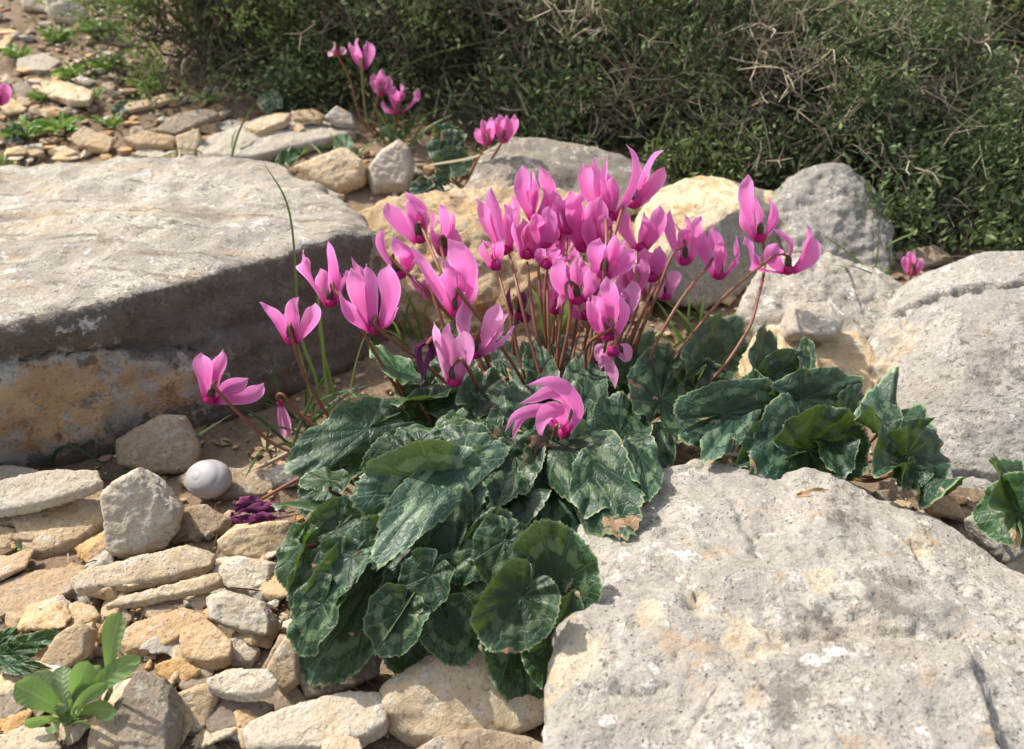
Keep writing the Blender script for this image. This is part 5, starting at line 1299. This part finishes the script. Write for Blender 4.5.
# right-hand cyclamen
RV = [
 dict(A=(706, 362), T=(736, 320), W=58, a=.016, t=.020, N=(.1, -.8, .5), kl=.1, kr=.2, ks=.1, m='leaf'),
 dict(A=(762, 376), T=(764, 328), W=44, a=.010, t=.014, N=(.3, -.8, .5), kl=.1, kr=.3, ks=.1, m='leaf_r'),
 dict(A=(724, 414), T=(807, 393), W=66, a=.022, t=.016, N=(.05, -.72, .68), kl=-.15, kr=-.2, ks=-.25, wave=.7, m='leaf_r'),
 dict(A=(736, 414), T=(710, 454), W=46, a=.018, t=.014, N=(-.1, -.7, .7), kl=.2, kr=-.3, ks=-.2, m='leaf_s'),
 dict(A=(795, 425), T=(765, 478), W=70, a=.010, t=.004, N=(-.1, -.75, .6), kl=.1, kr=.15, ks=-.3, m='leaf_r'),
 dict(A=(808, 449), T=(868, 436), W=84, a=.006, t=.010, N=(.05, -.85, .5), kl=.15, kr=.15, ks=.2, m='leaf_r'),
 dict(A=(802, 398), T=(862, 376), W=56, a=.012, t=.014, N=(.1, -.7, .7), kl=-.3, kr=.3, ks=-.2, wave=1.4, m='leaf_r'),
 dict(A=(778, 372), T=(815, 358), W=40, a=.008, t=.010, N=(.2, -.7, .7), kl=.2, kr=.3, ks=-.1, m='leaf_r'),
 dict(A=(806, 362), T=(806, 337), W=20, a=.010, t=.014, N=(.2, -.7, .7), kl=.2, kr=.3, ks=.1, m='leaf'),
 dict(A=(903, 458), T=(878, 394), W=92, a=.008, t=.012, N=(.05, -.85, .5), kl=.2, kr=.2, ks=.15, wave=2.0, m='leaf_r'),
 dict(A=(908, 455), T=(950, 440), W=72, a=.010, t=.008, N=(.15, -.8, .5), kl=.2, kr=.4, ks=-.3, wave=1.6, m='leaf_r'),
 dict(A=(830, 440), T=(842, 472), W=52, a=.010, t=.004, N=(.1, -.8, .55), m='leaf_r'),
 dict(A=(772, 440), T=(742, 462), W=46, a=.008, t=.004, N=(-.2, -.75, .6), m='leaf_r'),
 dict(A=(880, 420), T=(872, 396), W=44, a=.016, t=.020, N=(-.1, -.8, .55), m='leaf_r'),
 dict(A=(915, 470), T=(905, 486), W=34, a=.012, t=.006, N=(0, -.8, .55), kl=.8, kr=.8, m='leaf_r'),
 dict(A=(755, 395), T=(740, 372), W=44, a=.010, t=.016, N=(-.1, -.7, .65), m='leaf_r'),
 dict(A=(845, 415), T=(862, 388), W=40, a=.0, t=.004, N=(.1, -.8, .5), kl=.2, kr=.2, ks=.1, m='leaf_r'),
 dict(A=(770, 410), T=(735, 385), W=50, a=.0, t=.004, N=(.1, -.8, .5), kl=.2, kr=.2, ks=.1, m='leaf_r'),
 dict(A=(700, 380), T=(725, 372), W=40, a=.004, t=.006, N=(.1, -.7, .6), kl=.2, kr=.2, ks=.1, m='leaf'),
]
C1 = Z(790, 440, .005)
right = empty('cyclamen', tuple(C1 * [1, 1, 0] + [0, 0, gz(C1[0], C1[1])]), 'clump of dark marbled cyclamen leaves without blossoms between the two right boulders', 'plant', 'wild cyclamens')
put_leaves(right, RV, C1, 80)
EV = [dict(A=(1020, 512), T=(975, 495), W=76, a=.012, t=.008, N=(-.2, -.75, .6), kl=.2, kr=.2, ks=-.2, m='leaf_g'),
      dict(A=(1018, 508), T=(1016, 460), W=90, a=.012, t=.016, N=(-.1, -.9, .4), kl=.2, kr=.3, ks=.1, m='leaf_g', shape='round'),
      dict(A=(1028, 516), T=(1000, 528), W=50, a=.004, t=.0, N=(-.1, -.7, .6), kl=.2, kr=.3, ks=-.1, m='leaf_g')]
C2 = Z(1036, 515, .005)
edge = empty('cyclamen', tuple(C2 * [1, 1, 0] + [0, 0, gz(C2[0], C2[1])]), 'fresh green cyclamen leaves cut by the right edge under the boulder', 'plant', 'wild cyclamens')
put_leaves(edge, EV, C2, 110)

# distant cyclamens along the foot of the bush
def far_cyc(base_px, label, flowers, leaves, mat='petal_far', stem_mat='stem', lift=0.0):
    g = G(*base_px); g = np.array([g[0], g[1], gz(g[0], g[1])])
    r = empty('cyclamen', tuple(g), label, 'flowering plant', 'wild cyclamens')
    for i, (base, pts, stem, sm, fm) in enumerate(flowers):
        flower(r, g[1] - .01, base, pts, stem, g + np.array([.004 * i, 0, 0]), mat=fm or mat, stem_mat=sm or stem_mat, seed=60 + i + int(base_px[0]), mouth=.8)
    for i, (A, T, W, z, mt) in enumerate(leaves):
        a = G(A[0], A[1], z); t = G(T[0], T[1], z + .004)
        add_leaf(r, a, t, W * depth(a) / F, (0, -.7, .6), g, M[mt], True, kl=.2, kr=.2, ks=-.1, seed=130 + i + int(base_px[0]))
    return r
far_cyc((378, 140), 'small distant cyclamen with several light pink blossoms against the dark shrub', [
  ((363, 69), [(349, 42, 11, -1, -3), (358, 38, 12, -3, 0), (366, 41, 13, -2, 4)], [(362, 66), (363, 90), (368, 125)], 'stem_green', None),
  ((381, 95), [(374, 73, 11, -1, -3), (382, 69, 9, 1, 0), (389, 76, 9, -2, 3), (379, 78, 10, -4, 0)], [(380, 90), (376, 105), (373, 124)], None, None),
  ((398, 113), [(383, 100, 11, -2, -3), (395, 86, 12, -2, -2), (401, 83, 8, 2, 0), (418, 88, 12, -2, 4)], [(399, 108), (398, 120), (394, 138)], None, 'petal'),
  ((337, 54), [(329, 51, 8, -1, -2), (336, 45, 7, 0, 0), (344, 47, 8, -1, 2)], [(337, 54), (350, 80), (362, 120)], None, 'petal_white')],
  [((345, 150), (340, 132), 20, .012, 'leaf_g'), ((285, 160), (300, 148), 16, .01, 'leaf_g'), ((395, 135), (380, 128), 16, .02, 'leaf_s')])
far_cyc((458, 192), 'distant cyclamen with a close pair of pink blossoms on long leaning stems', [
  ((488, 144), [(476, 128, 9, -1, -3), (482, 119, 11, -2, -1), (492, 117, 12, -3, 2)], [(487, 142), (474, 166), (463, 192)], None, 'petal'),
  ((503, 142), [(499, 114, 11, -1, -2), (507, 115, 11, -2, 2), (515, 114, 10, -1, 4), (497, 120, 11, -3, -2)], [(500, 146), (484, 170), (469, 195)], None, 'petal')],
  [((452, 150), (428, 146), 40, .03, 'leaf_s'), ((450, 165), (470, 152), 34, .03, 'leaf_s'), ((440, 185), (428, 180), 28, .012, 'leaf_r'), ((445, 140), (462, 128), 30, .036, 'leaf'), ((425, 190), (410, 184), 24, .01, 'leaf_r')])
far_cyc((912, 286), 'single small pink cyclamen blossom behind the right boulder', [
  ((912, 274), [(905, 256, 9, -1, -2), (910, 251, 9, -2, 0), (915, 252, 8, 1, 0), (920, 258, 9, -1, 3)], [(911, 276), (910, 282)], None, 'petal')], [])
far_cyc((-6, 140), 'pink blossom cut by the left edge among the weeds', [
  ((-2, 104), [(3, 82, 14, -1, 4), (-4, 80, 12, 0, 0), (5, 92, 10, -2, 3)], [(-3, 110), (-5, 130)], None, 'petal')], [((10, 135), (25, 130), 20, .012, 'leaf_s')])
far_cyc((278, 112), 'grey-green cyclamen leaves in the shade of the left shrub', [], [((272, 104), (262, 92), 24, .02, 'leaf_s'), ((285, 108), (295, 98), 18, .016, 'leaf_r'), ((120, 110), (132, 100), 14, .01, 'leaf_s')])

# ---------------------------------------------------------------- leafy seedling lower left (outline in enlarged view)
def q1(x, y): return (x / 2.4233, 440 + y / 2.4233)
sb = q1(178, 700); g = G(*sb); g[2] = gz(g[0], g[1])
seed = empty('seedling', tuple(g), 'young plant with smooth spoon-shaped green leaves among the lower left stones', 'plant')
for i, (tx, ty, W, h, dy, mt) in enumerate([(36, 592, 62, .016, -6, 'rosette'), (84, 562, 66, .022, 6, 'rosette_grey'), (156, 546, 46, .026, 10, 'rosette_grey'), (214, 534, 48, .028, 4, 'rosette'),
      (243, 545, 40, .026, 8, 'rosette_grey'), (292, 418, 54, .05, 2, 'rosette'), (342, 524, 46, .03, -4, 'rosette'), (262, 588, 30, .02, -8, 'rosette'), (58, 690, 34, .006, -10, 'rosette'),
      (128, 712, 30, .006, -14, 'rosette'), (222, 690, 26, .008, -14, 'rosette'), (284, 655, 46, .012, -8, 'rosette'), (160, 640, 26, .012, -6, 'rosette_grey'), (190, 650, 22, .012, -8, 'rosette_grey'), (140, 650, 20, .01, -8, 'rosette_grey')]):
    T = P(*q1(tx, ty), g[1] + dy * .001); W = W * 1.18 / 2.4233 * depth(T) / F
    b0 = g + np.array([.004 * math.cos(i * 2.4), .003 * math.sin(i * 2.4), .004])
    if i == 5: b0 = P(*q1(268, 610), g[1] + .002)
    mid = b0 * .5 + T * .5 + np.array([0, -.002, .006])
    V, f, t, s = blade([b0, mid, T], W, TOCAM + .3 * np.random.RandomState(i).normal(size=3), cup=-.22, prof=SW, twist=(0, 10 * (-1) ** i), ripple=.03, seed=i)
    o = part('leaf', V, f, M[mt], seed); fattr(o, 'along', t); fattr(o, 'across', s)
m = MB(); m.tube(catmull([g + [0, 0, -.004], g + [.004, 0, .006], P(*q1(240, 655), g[1]), P(*q1(268, 605), g[1] + .002)], 6), .0014, 7); m.obj('stem', M['stem_green'], seed)

# lobed weed at the left edge
wb = G(-14, 668); wb[2] = gz(wb[0], wb[1])
weed = empty('weed', tuple(wb), 'green weed with toothed leaves cut by the left edge beside the seedling', 'plant')
for i, (tx, ty, W) in enumerate([(62, 634, 18), (35, 652, 20), (18, 628, 16), (12, 655, 18), (28, 672, 14), (8, 640, 14), (46, 668, 12)]):
    T = G(tx, ty, .016); A = wb * .45 + T * .55 + [0, 0, .004]
    add_leaf(weed, A, T, W * depth(T) / F, (.1, -.6, .8), wb, M['leaf_g'], True, kl=.2, kr=.2, ks=-.3, teeth=2.5, seed=200 + i, wave=2)
# tiny succulent
def weedlet(px, n, size, label, mat='weed', cat='plant', name='weed', seed=0, spread=1.0, group=None, up=.8, prof=SW, lift=0.0, wid=.4):
    g = G(*px, lift) if lift else G(*px); g = np.array([g[0], g[1], g[2] if lift else gz(g[0], g[1])]); rs = np.random.RandomState(seed + int(px[0]))
    r = empty(name, tuple(g), label, cat, group)
    m = MB()
    for i in range(n):
        a = rs.uniform(0, 6.28); L = size * rs.uniform(.5, 1.1)
        d = np.array([math.cos(a) * spread, math.sin(a) * spread, rs.uniform(.3, 1.2) * up])
        d = nrm(d); b = g + rs.normal(size=3) * size * .12 * np.array([1, 1, .3])
        V, f, t, s = blade([b, b + d * L * .5 + [0, 0, L * .12], b + d * L], L * wid, TOCAM + .5 * rs.normal(size=3), cup=-.2, prof=prof, nx=5, ny=8, seed=i)
        m.add(V, f)
    m.obj('foliage', M[mat], r)
    return r
weedlet((26, 556), 6, .008, 'tiny fleshy green sprout beside the stones at the left edge', 'rosette', seed=1)

# ---------------------------------------------------------------- snail shell
def shell():
    # globular shell: a flattened ball with the suture of the whorls cut in as a spiral groove round its axis
    Rm = .0142; px = (210, 496); c = G(*px, .004); nu, nv = 110, 80
    ax = nrm([-.45, -.62, .64]); e1 = nrm(np.cross(ax, [0, 0, 1])); e2 = np.cross(ax, e1)
    V = []; Wh = []
    for i in range(nv + 1):
        ph = math.pi * i / nv
        for j in range(nu):
            th = 2 * math.pi * j / nu
            pitch = .34 + .30 * ph
            q = (ph / pitch - th / (2 * math.pi)) % 1.0; d_ = min(q, 1 - q) * pitch
            vis = max(0, min(1, (2.3 - ph) / .5))
            g = 1 - .022 * math.exp(-(d_ / .07) ** 2) * vis + .03 * math.cos(ph)
            r = Rm * g
            V.append(ax * math.cos(ph) * r * .86 + (e1 * math.cos(th) + e2 * math.sin(th)) * math.sin(ph) * r)
            Wh.append(min(1, d_ / .2) if vis > 0 else 1)
    V = np.array(V) * np.array([1.16, 1.0, .90]); V = V + c + np.array([0, .004, Rm * .80])
    Fc = [(i * nu + j, i * nu + (j + 1) % nu, (i + 1) * nu + (j + 1) % nu, (i + 1) * nu + j) for i in range(nv) for j in range(nu)]
    o = tag(mesh_obj('snail_shell', V, Fc, M['shell'], None, c), 'round white snail shell on the stones beside the slab', 'snail shell')
    fattr(o, 'whorl', Wh)
shell()

# fallen wilted blossom and dry bits
fb_ = G(258, 518, .008)
fall = empty('fallen_blossom', tuple(fb_), 'crumpled purple cyclamen blossom fallen on the stones below the leaf', 'flower')
for i, (pts, W) in enumerate([([(234, 508), (245, 502), (262, 502)], 15), ([(236, 514), (255, 508), (275, 507), (286, 512)], 13), ([(240, 518), (260, 518), (284, 517)], 12), ([(233, 512), (238, 520), (250, 522)], 14)]):
    pp = [G(x, y, .016 - .002 * i) for (x, y) in pts]
    V, f, t, s = blade(pp, W * depth(fb_) / F, TOCAM + np.array([.3 * (i - 1), 0, .4]), cup=.7, twist=(-20, 40), ripple=.2, seed=i + 3, nx=13, ny=26)
    V = V + .0022 * np.stack([fbm(V * 190 + 7 * k_, 3) for k_ in range(3)], 1)
    o = part('petal', V, f, M['petal_wilt'], fall); fattr(o, 'along', t * .6 + .2); fattr(o, 'across', s)
def chip(pts, W, mat, label, z, name='dry_leaf', cat='dry leaf', seed=0, group=None):
    pp = [Z(x, y, z + .0012) for (x, y) in pts]
    V, f, t, s = blade(pp, W * depth(pp[0]) / F, (0, -.2, 1), cup=-.35, twist=(0, 15), ripple=.12, prof=PW, seed=seed)
    o = mesh_obj(name, V, f, M[mat], None)
    sd = o.modifiers.new('thickness', 'SOLIDIFY'); sd.thickness = .0006
    tag(o, label, cat, group)
chip([(797, 496), (810, 493), (827, 489)], 9, 'dry_leaf', 'small tan leaf scrap on the upper edge of the pale boulder', .0655, seed=2)
# withered leaf under the big nodding blossom
k = LP(538, 448, .02); m = MB(); rs = np.random.RandomState(3)
for i in range(4):
    d = nrm(rs.normal(size=3) * [1, .5, .6]); pts = [k - d * .008, k + rs.normal(size=3) * .002, k + d * .009]
    V, f, t, s = blade(pts, .009, TOCAM + rs.normal(size=3) * .5, cup=1.0, twist=(-40, 60), ripple=.15, seed=i); m.add(V, f)
m.obj('withered_leaf', M['dark_dry'], main)
for i, (x, y) in enumerate([(285, 655), (298, 668), (275, 672), (262, 612), (100, 600), (112, 608)]):
    gg = G(x, y, .004); d = nrm(np.random.RandomState(i).normal(size=3) * [1, 1, .3]) * .009
    V, f, t, s = blade([gg - d, gg + [0, 0, .003], gg + d], .008, (0, -.4, 1), cup=.7, twist=(-30, 30), ripple=.15, seed=i)
    tag(mesh_obj('dry_leaf', V, f, M['dark_dry'], None), 'curled dark brown scrap of dry leaf between the front stones', 'dry leaf', 'dry scraps between the front stones')

# ---------------------------------------------------------------- grass
def blade_px(pts, y0, y1):
    n = len(pts); return [P(x, y, y0 + (y1 - y0) * i / max(1, n - 1)) for i, (x, y) in enumerate(pts)]
grass_tuft('grass_tuft', [blade_px([(330, 440), (325, 370), (318, 300), (322, 290)], .60, .585), blade_px([(325, 440), (316, 380), (300, 330), (290, 215), (262, 160)], .61, .60), blade_px([(318, 445), (312, 400), (296, 340)], .60, .59),
   blade_px([(330, 445), (334, 400), (322, 345), (316, 305)], .61, .60), blade_px([(310, 445), (306, 400), (312, 350)], .62, .62), blade_px([(345, 440), (352, 380), (368, 330), (398, 300)], .62, .62), blade_px([(270, 440), (266, 400), (272, 372)], .62, .62)],
   M['grass'], 'tall thin grass blades rising in front of the dark slab face', w=.0027)
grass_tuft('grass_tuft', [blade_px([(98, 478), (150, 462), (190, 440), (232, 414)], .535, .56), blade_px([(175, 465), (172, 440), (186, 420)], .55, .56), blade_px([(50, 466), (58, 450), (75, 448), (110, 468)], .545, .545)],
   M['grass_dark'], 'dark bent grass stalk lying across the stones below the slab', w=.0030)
m = MB(); m.tube(catmull([G(238, 478, .006), G(290, 452, .016), G(325, 430, .03)], 8), np.linspace(.0014, .0018, 17), 7)
tag(m.obj('twig', M['straw'], None), 'bare tan twig lying beside the snail shell towards the leaves', 'twig')
rs = np.random.RandomState(21)
def tuft(px, n, h, mat, label, w=.003, spread=.03, seed=0, lean=(0, 0), group=None):
    g = G(*px); g[2] = gz(g[0], g[1]); r = np.random.RandomState(seed + 77); bl = []
    for i in range(n):
        b = g + np.array([r.normal() * spread * .35, r.normal() * spread * .35, 0]); d = np.array([r.normal() * spread + lean[0], r.normal() * spread + lean[1], 0]); hh = h * r.uniform(.5, 1.1)
        bl.append([b, b + d * .4 + [0, 0, hh * .6], b + d + [0, 0, hh]])
    grass_tuft('grass_tuft', bl, M[mat], label, w=w, group=group)
tuft((552, 335), 9, .06, 'weed', 'small upright bright green shoot among the flower stems', .006, .014, 1)
tuft((420, 345), 12, .05, 'grass', 'short grass between the left blossoms and the sandy boulder', .0035, .03, 2)
tuft((690, 345), 16, .035, 'grass', 'low grass under the split boulder', .003, .03, 3)
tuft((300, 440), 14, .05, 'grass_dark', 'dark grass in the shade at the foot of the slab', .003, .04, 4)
tuft((400, 150), 16, .05, 'grass', 'grass beside the small distant cyclamen', .003, .035, 5, (.01, -.01))
tuft((345, 165), 6, .03, 'grass', 'thin grass before the rounded cream stone', .0028, .03, 6)
tuft((235, 160), 5, .05, 'grass', 'few long grass blades over the broad pale rock', .003, .04, 7)
tuft((850, 330), 9, .03, 'grass', 'sparse grass in the hollow of the low rounded boulder', .0025, .03, 8)
tuft((855, 285), 10, .06, 'grass', 'arching grass before the upright grey boulder', .0028, .06, 9, (-.03, 0))
for i, (px, lab) in enumerate([((300, 158), 'bright green sprout at the back corner of the slab'), ((318, 150), 'pale green round-leaved sprout beside the rounded cream stone'), ((205, 105), 'green sprout in the middle of the upper scree'), ((185, 152), 'tiny sprout on the gravel behind the slab'), ((172, 160), 'smallest sprout at the rear edge of the slab')]):
    weedlet(px, 8, .016 if i < 3 else .010, lab, 'weed', seed=i, spread=1.0)
for i, (px, n, s, lab) in enumerate([((28, 140), 40, .028, 'low green weed tuft at the left edge behind the slab'), ((62, 135), 46, .03, 'thick green weed tuft left of the scree'), ((88, 105), 30, .024, 'green weed around the cream plate'), ((75, 80), 34, .03, 'pale green weed near the left shrub'), ((20, 60), 30, .026, 'weed tuft beneath the whitish rocks at top left'), ((5, 165), 14, .018, 'small weed at the left end of the slab top'), ((110, 70), 40, .03, 'bright weed at the foot of the left shrub'), ((45, 100), 34, .024, 'small weed between the grey stone and the left edge'), ((112, 128), 24, .022, 'weed in the scree below the cream plate'), ((150, 90), 36, .028, 'leafy weed at the shrub edge above the scree'), ((60, 40), 40, .03, 'grassy weed under the top left rocks'), ((100, 35), 46, .034, 'light green weed filling the gap before the top left shrub')]):
    weedlet(px, int(n * 1.6), s, lab, 'weed', seed=20 + i, spread=1.2, up=.9, wid=.17)
weedlet((838, 268), 14, .022, 'yellow-green leafy sprig before the upright grey boulder', 'weed', seed=40, wid=.3, up=1.4, spread=.6)
weedlet((872, 285), 12, .018, 'second yellow-green sprig right of the first before the grey boulder', 'weed', seed=41, wid=.3, up=1.4, spread=.6)
weedlet((897, 235), 16, .03, 'yellow-green upright sprig in the dark under the right bush', 'weed', seed=42, wid=.22, up=1.8, spread=.5)
weedlet((650, 345), 22, .018, 'needle-leaved green sprig between stems and split boulder', 'fol_b', seed=43, wid=.16, up=1.0)
weedlet((700, 318), 26, .018, 'needle-leaved green sprig under the side of the split boulder', 'fol_b', seed=44, wid=.16, up=1.0)
# ---------------------------------------------------------------- thorny shrubs behind
def at(px, py, z=0.0):
    g = G(px, py); g[2] = gz(g[0], g[1]); return g
def sh(name, px, py, dy, r, label, **kw):
    g = at(px, py); g = np.array([g[0] * (g[1] + dy) / g[1], g[1] + dy, 0]); g[2] = gz(g[0], g[1]) - .01
    return shrub(name, g, r, label, group='shrubs along the upper edge', **kw)
sh('shrub', 262, 92, .12, (.22, .18, .25), 'fine-leaved green shrub at upper left above the scree', fol='fol_b', seed=1, nb=150, sub=11, leaves=30000, ln=.009, wd=.0036, spines=120)
sh('shrub', 455, 118, .14, (.22, .20, .27), 'dark green shrub behind the small distant cyclamen', fol='fol_a', seed=2, nb=150, sub=11, leaves=26000, ln=.008, wd=.0034, spines=700, spine_len=.03)
sh('thorn_bush', 640, 140, .08, (.24, .20, .26), 'thorn bush with a tangle of pale dry spines at top centre', fol='fol_a', seed=3, nb=150, sub=10, leaves=21000, ln=.008, wd=.003, spines=1000, spine_len=.036, cat='shrub')
sh('thorn_bush', 815, 168, .10, (.20, .19, .19), 'spiny grey-green bush overhanging the upright grey boulder', fol='fol_a', seed=4, nb=160, sub=11, leaves=34000, ln=.0068, wd=.0027, spines=600, spine_len=.034, lean=(0, -.05, 0), droop=.3)
sh('thorn_bush', 990, 200, .07, (.17, .13, .085), 'dense dark bush behind the right boulder', fol='fol_a', seed=5, nb=150, sub=10, leaves=34000, ln=.0068, wd=.0027, spines=450, spine_len=.034)
sh('shrub', 752, 180, .01, (.10, .055, .065), 'low green herb mound beside the split boulder', fol='fol_a', seed=6, nb=60, sub=9, leaves=9000, ln=.009, wd=.0032, twig='twig')
sh('shrub', 985, 60, .10, (.30, .20, .26), 'sunlit yellowish shrub at the top right corner', fol='fol_c', seed=7, nb=150, sub=11, leaves=30000, ln=.011, wd=.0045, spines=500, spine_len=.04)
sh('shrub', 540, 60, .42, (.42, .22, .34), 'tall dim shrub rising behind the spiny tangle', fol='fol_a', seed=8, nb=120, sub=10, leaves=22000, ln=.011, wd=.0045, spines=500, spine_len=.04)
sh('shrub', 270, 40, .40, (.30, .20, .24), 'light green shrub farther back at the top left', fol='fol_b', seed=9, nb=90, sub=9, leaves=18000, ln=.010, wd=.0042, spines=100)
sh('shrub', 330, 108, .03, (.13, .05, .05), 'low leafy fringe at the foot of the left shrub', fol='fol_a', seed=10, nb=50, sub=8, leaves=6000, ln=.009, wd=.0036)
sh('shrub', 950, 240, .03, (.13, .06, .05), 'low dark herbs under the bush behind the right boulder', fol='fol_a', seed=11, nb=50, sub=8, leaves=7000, ln=.010, wd=.004)
# long grass stalks through the bush
def bpx(pts, Y): return [P(x, y, Y) for (x, y) in pts]
for b_ in [bpx([(385, 78), (430, 55), (500, 38), (560, 28)], 1.12), bpx([(700, 100), (740, 90), (790, 60)], 1.05), bpx([(640, 150), (690, 160), (760, 140)], 1.0), bpx([(705, 65), (760, 75), (775, 110)], 1.05), bpx([(770, 60), (785, 90), (786, 140)], 1.05)]:
    grass_tuft('grass_stalk', [b_], M['grass'], 'long thin green grass stem threading through the thorn bushes', 'grass', 'grass stems in the thorn bushes', w=.003)
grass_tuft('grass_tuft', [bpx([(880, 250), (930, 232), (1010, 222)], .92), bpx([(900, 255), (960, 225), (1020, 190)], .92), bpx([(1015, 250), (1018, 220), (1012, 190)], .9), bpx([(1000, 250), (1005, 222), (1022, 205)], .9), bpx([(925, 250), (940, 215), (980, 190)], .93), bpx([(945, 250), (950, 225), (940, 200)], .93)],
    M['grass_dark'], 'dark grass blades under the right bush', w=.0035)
for b_ in [bpx([(860, 160), (905, 125), (960, 108)], 1.0), bpx([(790, 115), (840, 100), (880, 90)], 1.0), bpx([(720, 40), (745, 60), (770, 85)], 1.05), bpx([(430, 165), (470, 158), (500, 148)], .95), bpx([(560, 80), (575, 110), (560, 140)], 1.08), bpx([(640, 90), (670, 120), (690, 170)], 1.04), bpx([(620, 20), (640, 50), (690, 66)], 1.1)]:
    grass_tuft('dry_stalk', [b_], M['straw'], 'bleached dry stalk hanging in front of the thorn bushes', 'dry stalk', 'dry stalks in front of the thorn bushes', w=.0028)
sh('shrub', 560, 135, .0, (.13, .05, .06), 'low dark leafy fringe between the long grey boulder and the thorn bush', fol='fol_a', seed=12, nb=50, sub=8, leaves=6000, ln=.009, wd=.0036)

rs = np.random.RandomState(4)
for i in range(14):      # single green and straw-coloured grass blades leaning out of the shrubs
    x = rs.uniform(380, 1000); y = rs.uniform(60, 190) if x < 780 else rs.uniform(70, 230); Yb = G(x, y)[1] - .02
    dx = rs.uniform(-45, 45); h_ = rs.uniform(40, 90)
    green = i % 3 != 0
    grass_tuft('grass_stalk' if green else 'dry_stalk', [bpx([(x, y), (x + dx * .35, y - h_ * .6), (x + dx, y - h_)], Yb)], M['grass' if green else 'straw'],
        'single green grass blade leaning out of the shrubs' if green else 'single straw-coloured stalk leaning out of the shrubs', 'grass' if green else 'dry stalk', 'grass blades leaning out of the shrubs' if green else 'straw stalks leaning out of the shrubs', w=.0028)
